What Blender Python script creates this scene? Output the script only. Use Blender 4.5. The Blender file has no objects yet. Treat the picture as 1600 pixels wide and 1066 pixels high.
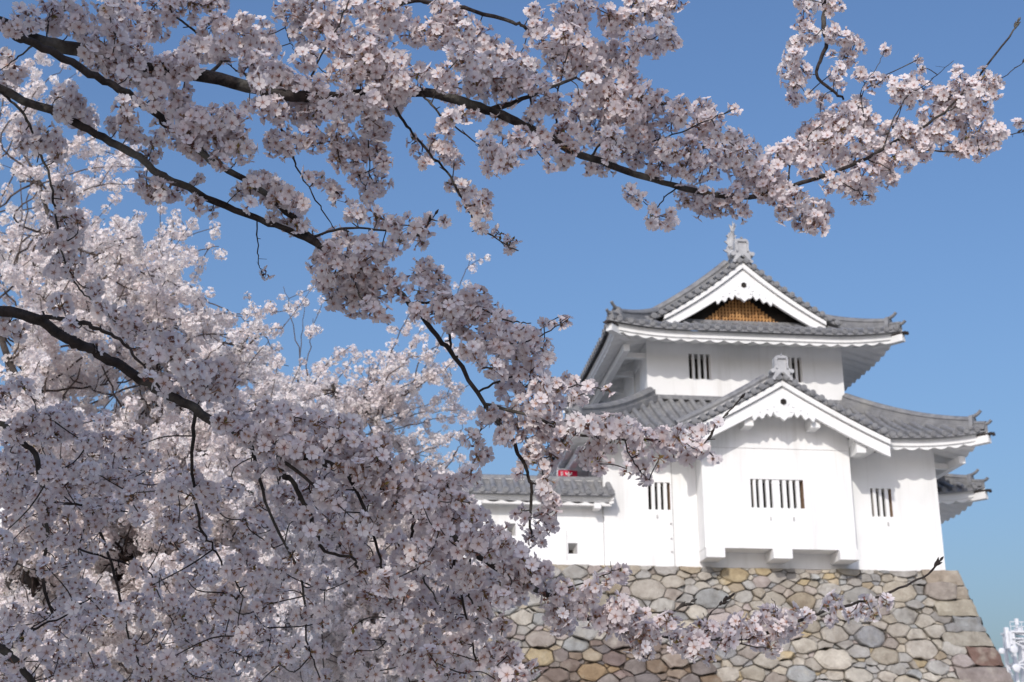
import bpy, math, random
import numpy as np
from mathutils import Vector

# ------------------------------------------------------------------ camera, world, sun, exposure
SC = bpy.context.scene
COL = SC.collection
FPX = 2150.0
YAW, PITCH = math.radians(6.2), math.radians(18.9)
CAM = np.array([0.0, 0.0, 1.6])
cam_d = bpy.data.cameras.new('camera')
cam = bpy.data.objects.new('camera', cam_d)
COL.objects.link(cam)
cam.location = CAM
cam.rotation_euler = (math.pi / 2 + PITCH, 0, -YAW)
cam_d.sensor_width = 36.0
cam_d.lens = FPX / 1600 * 36.0
cam_d.clip_start = 0.1
cam_d.clip_end = 3000
cam_d.dof.use_dof = True
cam_d.dof.focus_distance = 3.7
cam_d.dof.aperture_fstop = 10.0
SC.camera = cam

SUN_EL, SUN_AZ = math.radians(32), math.radians(202)      # azimuth clockwise from +Y: behind the camera, a little left
SUN_DIR = np.array([math.sin(SUN_AZ) * math.cos(SUN_EL), math.cos(SUN_AZ) * math.cos(SUN_EL), math.sin(SUN_EL)])
W = bpy.data.worlds.new("World")
SC.world = W
W.use_nodes = True
_n = W.node_tree.nodes
_bg = _n['Background']
_sky = _n.new('ShaderNodeTexSky')
_sky.sky_type = 'NISHITA'
_sky.sun_disc = False
_sky.sun_elevation = SUN_EL
_sky.sun_rotation = SUN_AZ
_sky.altitude = 0
_sky.air_density = 1.6
_sky.dust_density = 4.0
_sky.ozone_density = 9.0
_tint = _n.new('ShaderNodeMixRGB')
_tint.blend_type = 'MULTIPLY'
_tint.inputs[0].default_value = 1.0
_tint.inputs[2].default_value = (1.03, 0.955, 0.985, 1)
W.node_tree.links.new(_sky.outputs[0], _tint.inputs[1])
W.node_tree.links.new(_tint.outputs[0], _bg.inputs[0])
_bg.inputs[1].default_value = 0.155

sun_d = bpy.data.lights.new('sun', 'SUN')
sun_d.energy = 2.55
sun_d.angle = math.radians(0.5)
sun_d.color = (1.0, 0.95, 0.88)
sun = bpy.data.objects.new('sun', sun_d)
COL.objects.link(sun)
sun.rotation_euler = Vector(tuple(SUN_DIR)).to_track_quat('Z', 'Y').to_euler()

SC.view_settings.view_transform = 'Standard'
SC.view_settings.look = 'None'
SC.view_settings.gamma = 1.0
SC.view_settings.exposure = 0.0
SC.cycles.max_bounces = 8
SC.cycles.diffuse_bounces = 4
SC.cycles.transmission_bounces = 4
SC.cycles.use_denoising = True

rng = np.random.default_rng(7)
random.seed(7)

# ------------------------------------------------------------------ view helpers
_F = np.array([math.sin(YAW) * math.cos(PITCH), math.cos(YAW) * math.cos(PITCH), math.sin(PITCH)])
_R = np.array([math.cos(YAW), -math.sin(YAW), 0.0])
_U = np.cross(_R, _F)


def at(u, v, Y):
    """the point at distance Y (world y) seen at pixel u, v of the 1600 px photograph"""
    r = _R * (u - 800) / FPX + _U * (533 - v) / FPX + _F
    return CAM + r * (Y / r[1])


# ------------------------------------------------------------------ materials
def new_mat(name):
    m = bpy.data.materials.new(name)
    m.use_nodes = True
    nt = m.node_tree
    return m, nt, nt.nodes['Principled BSDF']


def noise_mat(name, c1, c2, scale=3.0, rough=0.8, bump=0.0, bscale=None, detail=6, spec=0.3, c3=None, s3=0.5):
    m, nt, b = new_mat(name)
    N, L = nt.nodes, nt.links
    tc = N.new('ShaderNodeTexCoord')
    nz = N.new('ShaderNodeTexNoise')
    nz.inputs['Scale'].default_value = scale
    nz.inputs['Detail'].default_value = detail
    L.new(tc.outputs['Object'], nz.inputs['Vector'])
    cr = N.new('ShaderNodeValToRGB')
    cr.color_ramp.elements[0].position = 0.35
    cr.color_ramp.elements[1].position = 0.65
    cr.color_ramp.elements[0].color = (*c1, 1)
    cr.color_ramp.elements[1].color = (*c2, 1)
    L.new(nz.outputs['Fac'], cr.inputs['Fac'])
    out = cr.outputs['Color']
    if c3:
        n3 = N.new('ShaderNodeTexNoise')
        n3.inputs['Scale'].default_value = s3
        n3.inputs['Detail'].default_value = 8
        L.new(tc.outputs['Object'], n3.inputs['Vector'])
        r3 = N.new('ShaderNodeValToRGB')
        r3.color_ramp.elements[0].position = 0.52
        r3.color_ramp.elements[1].position = 0.7
        L.new(n3.outputs['Fac'], r3.inputs['Fac'])
        mx = N.new('ShaderNodeMixRGB')
        mx.inputs[2].default_value = (*c3, 1)
        L.new(r3.outputs['Color'], mx.inputs[0])
        L.new(out, mx.inputs[1])
        out = mx.outputs[0]
    L.new(out, b.inputs['Base Color'])
    b.inputs['Roughness'].default_value = rough
    b.inputs['Specular IOR Level'].default_value = spec
    if bump:
        nb = N.new('ShaderNodeTexNoise')
        nb.inputs['Scale'].default_value = bscale or scale * 4
        nb.inputs['Detail'].default_value = 8
        L.new(tc.outputs['Object'], nb.inputs['Vector'])
        bp = N.new('ShaderNodeBump')
        bp.inputs['Strength'].default_value = bump
        bp.inputs['Distance'].default_value = 0.02
        L.new(nb.outputs['Fac'], bp.inputs['Height'])
        L.new(bp.outputs['Normal'], b.inputs['Normal'])
    return m


def petal_mat(name, tip, mid, heart, transl=0.38):
    m, nt, b = new_mat(name)
    N, L = nt.nodes, nt.links
    at_ = N.new('ShaderNodeAttribute')
    at_.attribute_name = 'tint'
    sp = N.new('ShaderNodeSeparateColor')
    L.new(at_.outputs['Color'], sp.inputs[0])
    cr = N.new('ShaderNodeValToRGB')
    e = cr.color_ramp.elements
    e[0].position, e[0].color = 0.1, (*heart, 1)
    e[1].position, e[1].color = 0.9, (*tip, 1)
    k = e.new(0.42)
    k.color = (*mid, 1)
    L.new(sp.outputs[1], cr.inputs['Fac'])
    mx = N.new('ShaderNodeMixRGB')
    mx.blend_type = 'MULTIPLY'
    mx.inputs[0].default_value = 1
    L.new(cr.outputs['Color'], mx.inputs[1])
    c2 = N.new('ShaderNodeValToRGB')
    c2.color_ramp.elements[0].color = (0.95, 0.895, 0.895, 1)
    c2.color_ramp.elements[1].color = (1, 1, 1, 1)
    L.new(sp.outputs[0], c2.inputs['Fac'])
    L.new(c2.outputs['Color'], mx.inputs[2])
    L.new(mx.outputs[0], b.inputs['Base Color'])
    b.inputs['Roughness'].default_value = 0.6
    b.inputs['Specular IOR Level'].default_value = 0.2
    tr = N.new('ShaderNodeBsdfTranslucent')
    L.new(mx.outputs[0], tr.inputs['Color'])
    ms = N.new('ShaderNodeMixShader')
    ms.inputs[0].default_value = transl
    L.new(b.outputs[0], ms.inputs[1])
    L.new(tr.outputs[0], ms.inputs[2])
    L.new(ms.outputs[0], N['Material Output'].inputs['Surface'])
    return m


def stone_mat():
    m, nt, b = new_mat('field_stone')
    N, L = nt.nodes, nt.links
    tc = N.new('ShaderNodeTexCoord')
    a = N.new('ShaderNodeAttribute')
    a.attribute_name = 'tint'
    n1 = N.new('ShaderNodeTexNoise')
    n1.inputs['Scale'].default_value = 3.2
    n1.inputs['Detail'].default_value = 10
    n1.inputs['Roughness'].default_value = 0.65
    L.new(tc.outputs['Object'], n1.inputs['Vector'])
    cr = N.new('ShaderNodeValToRGB')
    cr.color_ramp.elements[0].position = 0.3
    cr.color_ramp.elements[0].color = (0.62, 0.58, 0.55, 1)
    cr.color_ramp.elements[1].position = 0.68
    cr.color_ramp.elements[1].color = (1.12, 1.1, 1.08, 1)
    L.new(n1.outputs['Fac'], cr.inputs['Fac'])
    mx = N.new('ShaderNodeMixRGB')
    mx.blend_type = 'MULTIPLY'
    mx.inputs[0].default_value = 1
    L.new(a.outputs['Color'], mx.inputs[1])
    L.new(cr.outputs['Color'], mx.inputs[2])
    n2 = N.new('ShaderNodeTexNoise')          # pale lichen and rusty streaks
    n2.inputs['Scale'].default_value = 1.7
    n2.inputs['Detail'].default_value = 9
    L.new(tc.outputs['Object'], n2.inputs['Vector'])
    r2 = N.new('ShaderNodeValToRGB')
    r2.color_ramp.elements[0].position = 0.58
    r2.color_ramp.elements[1].position = 0.75
    r2.color_ramp.elements[1].color = (0.55, 0.55, 0.55, 1)
    L.new(n2.outputs['Fac'], r2.inputs['Fac'])
    m2 = N.new('ShaderNodeMixRGB')
    m2.inputs[2].default_value = (0.50, 0.46, 0.38, 1)
    L.new(r2.outputs['Color'], m2.inputs[0])
    L.new(mx.outputs[0], m2.inputs[1])
    L.new(m2.outputs[0], b.inputs['Base Color'])
    b.inputs['Roughness'].default_value = 0.85
    b.inputs['Specular IOR Level'].default_value = 0.25
    nb = N.new('ShaderNodeTexNoise')
    nb.inputs['Scale'].default_value = 4.5
    nb.inputs['Detail'].default_value = 12
    nb.inputs['Roughness'].default_value = 0.7
    L.new(tc.outputs['Object'], nb.inputs['Vector'])
    bp = N.new('ShaderNodeBump')
    bp.inputs['Strength'].default_value = 0.9
    bp.inputs['Distance'].default_value = 0.09
    L.new(nb.outputs['Fac'], bp.inputs['Height'])
    L.new(bp.outputs['Normal'], b.inputs['Normal'])
    return m


M = {}
M['plaster'] = noise_mat('white_plaster', (0.79, 0.785, 0.77), (0.84, 0.835, 0.82), 1.2, 0.9, 0.08, 9, spec=0.2, c3=(0.73, 0.73, 0.71), s3=0.6)
M['tile'] = noise_mat('smoked_roof_tile', (0.145, 0.145, 0.15), (0.225, 0.225, 0.23), 5.0, 0.5, 0.15, 14, spec=0.5, c3=(0.23, 0.225, 0.215), s3=1.4)
M['tile_end'] = noise_mat('weathered_tile', (0.17, 0.17, 0.177), (0.25, 0.25, 0.252), 6.0, 0.6, 0.2, 18, spec=0.4)
def streaks(m, amount, tone):
    nt = m.node_tree
    N, L = nt.nodes, nt.links
    b = N['Principled BSDF']
    src = b.inputs['Base Color'].links[0].from_socket
    tc = N.new('ShaderNodeTexCoord')
    mp = N.new('ShaderNodeMapping')
    mp.inputs['Scale'].default_value = (3.2, 3.2, .22)
    L.new(tc.outputs['Object'], mp.inputs['Vector'])
    nz = N.new('ShaderNodeTexNoise')
    nz.inputs['Scale'].default_value = 1.0
    nz.inputs['Detail'].default_value = 9
    nz.inputs['Roughness'].default_value = 0.65
    L.new(mp.outputs[0], nz.inputs['Vector'])
    cr = N.new('ShaderNodeValToRGB')
    cr.color_ramp.elements[0].position = 0.5
    cr.color_ramp.elements[1].position = 0.74
    cr.color_ramp.elements[1].color = (amount, amount, amount, 1)
    L.new(nz.outputs['Fac'], cr.inputs['Fac'])
    mx = N.new('ShaderNodeMixRGB')
    mx.inputs[2].default_value = (*tone, 1)
    L.new(cr.outputs['Color'], mx.inputs[0])
    L.new(src, mx.inputs[1])
    L.new(mx.outputs[0], b.inputs['Base Color'])


streaks(M['plaster'], .55, (0.60, 0.585, 0.55))
streaks(M['tile'], .6, (0.30, 0.295, 0.28))
M['oni'] = noise_mat('pale_weathered_tile', (0.36, 0.36, 0.37), (0.47, 0.47, 0.47), 5.0, 0.65, 0.15, 18)
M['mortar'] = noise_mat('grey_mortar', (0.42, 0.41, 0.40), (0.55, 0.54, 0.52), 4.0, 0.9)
M['dark'] = noise_mat('dark_wood', (0.012, 0.010, 0.008), (0.028, 0.022, 0.018), 6.0, 0.8)
M['lattice'] = noise_mat('cedar_lattice', (0.36, 0.18, 0.065), (0.50, 0.27, 0.10), 4.0, 0.6)
M['jamb'] = noise_mat('brown_jamb', (0.30, 0.20, 0.13), (0.38, 0.27, 0.19), 4.0, 0.7)
M['copper'] = noise_mat('dark_copper', (0.03, 0.025, 0.022), (0.06, 0.045, 0.04), 7.0, 0.5)
M['stone'] = stone_mat()
M['gap'] = noise_mat('stone_gap_earth', (0.05, 0.043, 0.036), (0.09, 0.076, 0.064), 4.0, 0.95)
M['bark'] = noise_mat('cherry_bark', (0.020, 0.015, 0.013), (0.052, 0.040, 0.035), 22.0, 0.85, 0.9, 45, c3=(0.135, 0.125, 0.105), s3=7.0)
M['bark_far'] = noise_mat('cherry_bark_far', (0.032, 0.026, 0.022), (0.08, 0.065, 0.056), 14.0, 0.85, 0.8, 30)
M['twig'] = noise_mat('cherry_twig', (0.06, 0.042, 0.034), (0.13, 0.10, 0.085), 30.0, 0.8)
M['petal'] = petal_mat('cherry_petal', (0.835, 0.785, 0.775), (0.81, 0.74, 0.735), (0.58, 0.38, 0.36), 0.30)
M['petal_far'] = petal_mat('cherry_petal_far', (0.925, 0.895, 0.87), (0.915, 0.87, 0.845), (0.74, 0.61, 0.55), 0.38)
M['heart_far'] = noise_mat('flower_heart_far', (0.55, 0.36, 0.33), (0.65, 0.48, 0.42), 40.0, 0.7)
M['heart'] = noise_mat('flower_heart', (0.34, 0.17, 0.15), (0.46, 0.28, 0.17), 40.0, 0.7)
M['calyx'] = noise_mat('flower_calyx', (0.24, 0.10, 0.09), (0.30, 0.19, 0.10), 40.0, 0.7)
M['leaf'] = noise_mat('young_leaf', (0.16, 0.15, 0.03), (0.24, 0.13, 0.05), 40.0, 0.6)
M['red'] = noise_mat('red_cloth', (0.52, 0.012, 0.05), (0.60, 0.02, 0.07), 5.0, 0.8)
M['white_cloth'] = noise_mat('white_print', (0.75, 0.72, 0.72), (0.82, 0.8, 0.8), 5.0, 0.8)
M['steel'] = noise_mat('white_painted_steel', (0.62, 0.63, 0.65), (0.74, 0.75, 0.77), 3.0, 0.5)
M['ground'] = noise_mat('gravel_ground', (0.40, 0.37, 0.33), (0.52, 0.49, 0.44), 2.0, 0.95, 0.5, 30)
M['glass'] = noise_mat('pale_blue_glass', (0.20, 0.28, 0.33), (0.30, 0.38, 0.42), 0.8, 0.15, spec=0.6)


# ------------------------------------------------------------------ mesh helpers
class MB:
    def __init__(s):
        s.v, s.f, s.m = [], [], []

    def add(s, vs, fs, m=0):
        o = len(s.v)
        s.v.extend([tuple(map(float, p)) for p in vs])
        s.f.extend([tuple(i + o for i in f) for f in fs])
        s.m.extend([m] * len(fs))

    def box(s, x0, x1, y0, y1, z0, z1, m=0):
        vs = [(x, y, z) for z in (z0, z1) for y in (y0, y1) for x in (x0, x1)]
        s.add(vs, [(0, 1, 5, 4), (1, 3, 7, 5), (3, 2, 6, 7), (2, 0, 4, 6), (4, 5, 7, 6), (1, 0, 2, 3)], m)

    def bar(s, a, b, w, h, m=0, up=(0, 0, 1)):
        s.sweep([a, b], [(-w / 2, -h / 2), (w / 2, -h / 2), (w / 2, h / 2), (-w / 2, h / 2)], m, up)

    def sweep(s, path, prof, m=0, up=(0, 0, 1), scales=None, caps=True):
        P = [np.array(p, float) for p in path]
        up = np.array(up, float)
        n, k = len(P), len(prof)
        vs = []
        for i, p in enumerate(P):
            t = P[min(i + 1, n - 1)] - P[max(i - 1, 0)]
            t /= np.linalg.norm(t) + 1e-9
            sd = np.cross(t, up)
            if np.linalg.norm(sd) < 1e-4:
                sd = np.cross(t, (0, 1, 0))
            sd /= np.linalg.norm(sd)
            u2 = np.cross(sd, t)
            sc = scales[i] if scales is not None else 1.0
            for a, b in prof:
                vs.append(p + sd * a * sc + u2 * b * sc)
        fs = [(i * k + j, i * k + (j + 1) % k, (i + 1) * k + (j + 1) % k, (i + 1) * k + j) for i in range(n - 1) for j in range(k)]
        if caps:
            fs.append(tuple(range(k))[::-1])
            fs.append(tuple((n - 1) * k + j for j in range(k)))
        s.add(vs, fs, m)

    def tube(s, path, radii, sides=8, m=0):
        prof = [(math.cos(2 * math.pi * j / sides), math.sin(2 * math.pi * j / sides)) for j in range(sides)]
        s.sweep(path, prof, m, up=(0.13, 0.31, 0.94), scales=radii)

    def cyl(s, a, b, r, sides=12, m=0):
        s.tube([a, b], [r, r], sides, m)

    def grid(s, rows, m=0):
        nr, nc = len(rows), len(rows[0])
        s.add([p for r in rows for p in r],
              [(i * nc + j, i * nc + j + 1, (i + 1) * nc + j + 1, (i + 1) * nc + j) for i in range(nr - 1) for j in range(nc - 1)], m)

    def prism_y(s, outline, y0, y1, m=0):
        """closed outline of (x, z) extruded from y0 to y1"""
        k = len(outline)
        vs = [(x, y0, z) for x, z in outline] + [(x, y1, z) for x, z in outline]
        fs = [tuple(range(k)), tuple(range(2 * k - 1, k - 1, -1))]
        fs += [(i, i + k, (i + 1) % k + k, (i + 1) % k) for i in range(k)]
        s.add(vs, fs, m)

    def build(s, name, mats, parent=None, smooth=None, bevel=None):
        me = bpy.data.meshes.new(name)
        me.from_pydata(s.v, [], s.f)
        for mt in (mats if isinstance(mats, (list, tuple)) else [mats]):
            me.materials.append(mt)
        me.polygons.foreach_set('material_index', s.m)
        if smooth is not None:
            me.polygons.foreach_set('use_smooth', [True] * len(me.polygons))
            me.set_sharp_from_angle(angle=math.radians(smooth))
        me.update()
        o = bpy.data.objects.new(name, me)
        COL.objects.link(o)
        if parent is not None:
            o.parent = parent
            base = parent
            loc = Vector((0, 0, 0))
            while base is not None:
                loc += base.location
                base = base.parent
            o.location = -loc
        if bevel:
            bv = o.modifiers.new('bevel', 'BEVEL')
            bv.width = bevel
            bv.segments = 2
            bv.limit_method = 'ANGLE'
        return o


def thing(name, label, cat, loc, group=None):
    o = bpy.data.objects.new(name, None)
    COL.objects.link(o)
    o.location = loc
    o['label'] = label
    o['category'] = cat
    if group:
        o['group'] = group
    return o


def tag(o, label, cat):
    o['label'] = label
    o['category'] = cat


# ------------------------------------------------------------------ ground
g = MB()
g.add([(-600, -300, 0), (600, -300, 0), (600, 900, 0), (-600, 900, 0)], [(0, 1, 2, 3)])
o = g.build('ground', M['ground'])
o['kind'] = 'structure'

# ------------------------------------------------------------------ stone wall
BASE = 8.5
BAT = 0.235


def wall_batter(z):
    h = BASE - z
    return BAT * h + 0.012 * h * h


def clip_poly(poly, nx, nz, c):
    """keep the side nx*x + nz*z <= c"""
    out = []
    n = len(poly)
    for i in range(n):
        a, b = poly[i], poly[(i + 1) % n]
        da, db = a[0] * nx + a[1] * nz - c, b[0] * nx + b[1] * nz - c
        if da <= 0:
            out.append(a)
        if (da < 0 < db) or (db < 0 < da):
            t = da / (da - db)
            out.append((a[0] + t * (b[0] - a[0]), a[1] + t * (b[1] - a[1])))
    return out


PALETTE = [(0.40, 0.365, 0.30), (0.43, 0.39, 0.32), (0.385, 0.375, 0.35), (0.35, 0.36, 0.355), (0.46, 0.43, 0.37), (0.42, 0.36, 0.27),
           (0.44, 0.365, 0.235), (0.385, 0.345, 0.305), (0.40, 0.355, 0.335), (0.33, 0.335, 0.34), (0.47, 0.445, 0.39), (0.42, 0.41, 0.38), (0.36, 0.345, 0.32), (0.39, 0.385, 0.365), (0.44, 0.41, 0.36), (0.41, 0.38, 0.33), (0.37, 0.365, 0.35)]


def rubble(mb, cols, x0f, x1f, z0, z1, place, seed, dark=None, seeds=()):
    """stones filling x0f(z)..x1f(z) by z0..z1; place(x, z, out) gives the world point"""
    r = np.random.default_rng(seed)
    pts, rad = [], []
    tries = 0
    xa, xb = min(x0f(z0), x0f(z1)), max(x1f(z0), x1f(z1))
    asp = 1.6
    while tries < 34000:
        tries += 1
        x, z = r.uniform(xa, xb), r.uniform(z0, z1)
        if not (x0f(z) + .12 < x < x1f(z) - .12):
            continue
        q = tries / 34000
        rr = r.choice([0.34, 0.28, 0.23]) if q < .06 else (r.choice([0.225, .185, .15]) if q < .5 else r.choice([.13, .10, .075]))
        if z > z1 - .6:
            rr *= .8
        if any(abs(z - q[1]) < q[2] and x > q[3] - .08 for q in seeds):
            continue
        if pts:
            P = np.array(pts)
            d = np.hypot((P[:, 0] - x) / asp, P[:, 1] - z)
            if (d < (np.array(rad) + rr) * (.9 if q < .1 else r.uniform(.62, .88))).any():
                continue
        pts.append((x, z))
        rad.append(rr)
    P, Rr = np.array(pts), np.array(rad)
    nreal = len(P)
    if seeds:
        P = np.vstack([P, np.array([q[:2] for q in seeds])])
        Rr = np.concatenate([Rr, [q[2] for q in seeds]])
    for i in range(nreal):
        x, z = P[i]
        d = np.hypot((P[:, 0] - x) / asp, P[:, 1] - z)
        near = np.argsort(d)[1:26]
        # clip box to the wall outline
        poly = [(x - 1.4, z - 1.1), (x + 1.4, z - 1.1), (x + 1.4, z + 1.1), (x - 1.4, z + 1.1)]
        poly = clip_poly(poly, 0, 1, z1 - .012 - abs(r.normal(0, .012)))
        poly = clip_poly(poly, 0, -1, -z0)
        sl = (x1f(z0) - x1f(z1)) / (z1 - z0)
        poly = clip_poly(poly, 1, sl, x1f(z0) + sl * z0)
        sl = (x0f(z0) - x0f(z1)) / (z1 - z0)
        poly = clip_poly(poly, -1, -sl, -(x0f(z0) + sl * z0))
        for j in near:
            dx, dz = P[j, 0] - x, P[j, 1] - z
            nx, nz = dx / asp ** 2, dz
            w = (Rr[i] ** 2 - Rr[j] ** 2)
            mid = (nx * dx + nz * dz) / 2 + w / 2
            poly = clip_poly(poly, nx, nz, mid + nx * x + nz * z)
            if len(poly) < 3:
                break
        if len(poly) < 3:
            continue
        cx, cz = np.mean(poly, axis=0)
        # subdivide, round and roughen the outline
        pl = []
        n = len(poly)
        for k in range(n):
            a, b = np.array(poly[k]), np.array(poly[(k + 1) % n])
            L = np.linalg.norm(b - a)
            if L < .02:
                continue
            t = .045 + r.uniform(-.03, .05)
            pl.append(a + (b - a) * t)
            if L > .3:
                pl.append(a + (b - a) * r.uniform(.42, .58) + r.normal(0, .022, 2))
            pl.append(a + (b - a) * (1 - t))
        if len(pl) < 3:
            continue
        pl = np.array(pl)
        size = math.sqrt(abs(np.sum(pl[:, 0] * np.roll(pl[:, 1], -1) - pl[:, 1] * np.roll(pl[:, 0], -1))) / 2 + 1e-6)
        c = np.array([cx, cz])
        gap = min(.004 + r.uniform(0, .016), size * .05)
        tx, tz = r.normal(0, .15), r.normal(0, .17)
        base = r.normal(0, .042) + (-.05 if size < .3 else 0)
        hgt = min(.025 + .055 * size, .07)
        k = len(pl)
        rings = []
        for fr, out in ((1.0, -.22), (1.0, 0.0), (.955, hgt * .65), (.80, hgt), ):
            ring = []
            for p in pl:
                dv = p - c
                ln = np.linalg.norm(dv) + 1e-9
                q = c + dv * max(.1, (ln * fr - gap) / ln)
                oo = out + base + (tx * (q[0] - cx) + tz * (q[1] - cz)) * (1 if out >= 0 else 0)
                if 0 < out:
                    oo += r.normal(0, .016 if fr > .8 else .006)
                ring.append(place(q[0], q[1], oo))
            rings.append(ring)
        vs = [p for rg in rings for p in rg]
        fs = [(a * k + q, a * k + (q + 1) % k, (a + 1) * k + (q + 1) % k, (a + 1) * k + q) for a in range(3) for q in range(k)]
        fs.append(tuple(3 * k + q for q in range(k)))
        mb.add(vs, fs, 0)
        cc = np.array(PALETTE[r.integers(len(PALETTE))]) * r.uniform(.82, 1.18)
        if dark is not None:
            cc = cc * dark(x, z, r)
        cols.extend([(cc[0], cc[1], cc[2], 1.0)] * len(vs))


sw = MB()
scol = []
X1T, YT = 17.87, 39.86
CORN = []


def front_place(x, z, out):
    return (x, YT - wall_batter(z) - out, z)


def brown_patch(x, z, r):                                       # darker, browner stones in an oval low on the wall
    d = ((x - 7.6) / 2.6) ** 2 + ((z - 5.1) / 1.25) ** 2
    return np.array([.62, .55, .53]) if d < 1 + r.normal(0, .25) else np.array([1, 1, 1])


# long corner stones laid alternately along the two faces
zc = BASE
rc = np.random.default_rng(11)
lens = [1.15, .62, 1.25, .85, 1.45, .9, 1.6, 1.0, 1.7, 1.1, 1.8, 1.2]
hs = [.47, .42, .52, .46, .44, .58, .5, .55, .6, .62, .65, .7]
CORNER = []
for L_, h_ in zip(lens, hs):
    z1c, z0c = zc, max(zc - h_, 0)
    CORNER.append((z0c, z1c, L_))
    gp = .008
    pts = []
    e1, e0 = wall_batter(z1c - gp), wall_batter(z0c + gp)
    j = lambda s=.02: rc.normal(0, s)
    side = 1.9 - L_ * .6
    A = [(X1T + e0 - L_ + gp, YT - e0, z0c + gp), (X1T + e0, YT - e0, z0c + gp), (X1T + e0, YT - e0 + side, z0c + gp), (X1T + e0 - L_ + gp, YT - e0 + side, z0c + gp)]
    B = [(X1T + e1 - L_ + gp, YT - e1, z1c - gp), (X1T + e1, YT - e1, z1c - gp), (X1T + e1, YT - e1 + side, z1c - gp), (X1T + e1 - L_ + gp, YT - e1 + side, z1c - gp)]
    # front face with a bulging 5 x 4 grid, then the right face
    def face(p00, p10, p01, p11, nrm):
        rows = []
        for a in range(5):
            row = []
            for b in range(6):
                u_, v_ = b / 5, a / 4
                p = (np.array(p00) * (1 - u_) + np.array(p10) * u_) * (1 - v_) + (np.array(p01) * (1 - u_) + np.array(p11) * u_) * v_
                edge = min(u_, 1 - u_, v_, 1 - v_)
                p = p + np.array(nrm) * ((.05 if edge > .1 else 0.0) + rc.normal(0, .02)) + np.array((rc.normal(0, .014), 0, rc.normal(0, .016)))
                row.append(p)
            rows.append(row)
        return rows
    cc = np.array([(0.36, .31, .25), (.38, .34, .28), (.40, .37, .30), (.30, .31, .31), (.36, .34, .29), (.19, .125, .105), (.30, .265, .25), (.36, .27, .235), (.34, .3, .26), (.3, .27, .25), (.35, .3, .26), (.3, .28, .26)][len(CORNER) - 1])
    n0 = len(sw.v)
    sw.grid(face(A[0], A[1], B[0], B[1], (0, -1, .2)))
    sw.grid(face(A[1], A[2], B[1], B[2], (1, 0, .2)))
    sw.add(A + B, [(4, 5, 6, 7), (0, 3, 2, 1), (0, 4, 7, 3), (3, 7, 6, 2)])
    scol.extend([(cc[0], cc[1], cc[2], 1.0)] * (len(sw.v) - n0))
    zc = z0c
    if zc <= 0:
        break


for (z0c, z1c, L_) in CORNER[:]:
    pass
zsplit = [c[1] for c in CORNER] + [0.0]
# random stones left of the corner (each course ends at its corner stone: fill in bands so that they butt)
XL = -14.0
SEEDS = []
for z0c, z1c, L_ in CORNER:
    zm, hh = (z0c + z1c) / 2, (z1c - z0c) / 2
    xr = X1T + wall_batter(zm)
    xl = xr - L_
    for xx in np.arange(xl + hh * 1.35, xr + .5, .3):
        SEEDS.append((xx, zm, hh, xl))
rubble(sw, scol, lambda z: XL, lambda z: X1T + BAT * (BASE - z) + .3, 3.2, BASE, front_place, 5, brown_patch, SEEDS)
rubble(sw, scol, lambda z: XL, lambda z: X1T + BAT * (BASE - z) + .5, 0.0, 3.2, front_place, 6, None, SEEDS)
ncol = len(sw.v)
# dark earth core behind the joints and the level top
core = [(XL, YT + .13, BASE - .03)]
n0 = len(sw.v)
zs = [BASE - .03, 6.5, 4.5, 2.5, 0.0]
rows = [[(XL, YT + .15 - wall_batter(z), z), (X1T + wall_batter(z) - .15, YT + .15 - wall_batter(z), z), (X1T + wall_batter(z) - .15, 62, z), (XL, 62, z)] for z in zs]
sw.grid(rows, 1)
scol.extend([(.1, .1, .1, 1)] * (len(sw.v) - n0))
o = sw.build('stone_wall', [M['stone'], M['gap']], None, smooth=24)
ca = o.data.color_attributes.new('tint', 'FLOAT_COLOR', 'POINT')
ca.data.foreach_set('color', np.array(scol, dtype=np.float32).ravel())
tag(o, 'battered rubble stone wall of tan and grey boulders beneath the white turret', 'stone wall')
tr = MB()
tr.box(XL, X1T - .12, YT + .1, 62, BASE - .10, BASE - .025)
o = tr.build('terrace', M['ground'])
o['kind'] = 'structure'

# ------------------------------------------------------------------ tiled roofs
PITCH_T, RIB = 0.35, 0.088


def tile_bump(a):
    ph = ((a / PITCH_T + .5) % 1 - .5) * PITCH_T
    if abs(ph) < RIB:
        return math.sqrt(RIB * RIB - ph * ph) * 1.0 + .055
    q = (abs(ph) - RIB) / (PITCH_T / 2 - RIB)
    return .006 - .045 * q


PHASES = [-.175, -.13, -.0885, -.082, -.066, -.04, 0, .04, .066, .082, .0885, .13]


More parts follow.
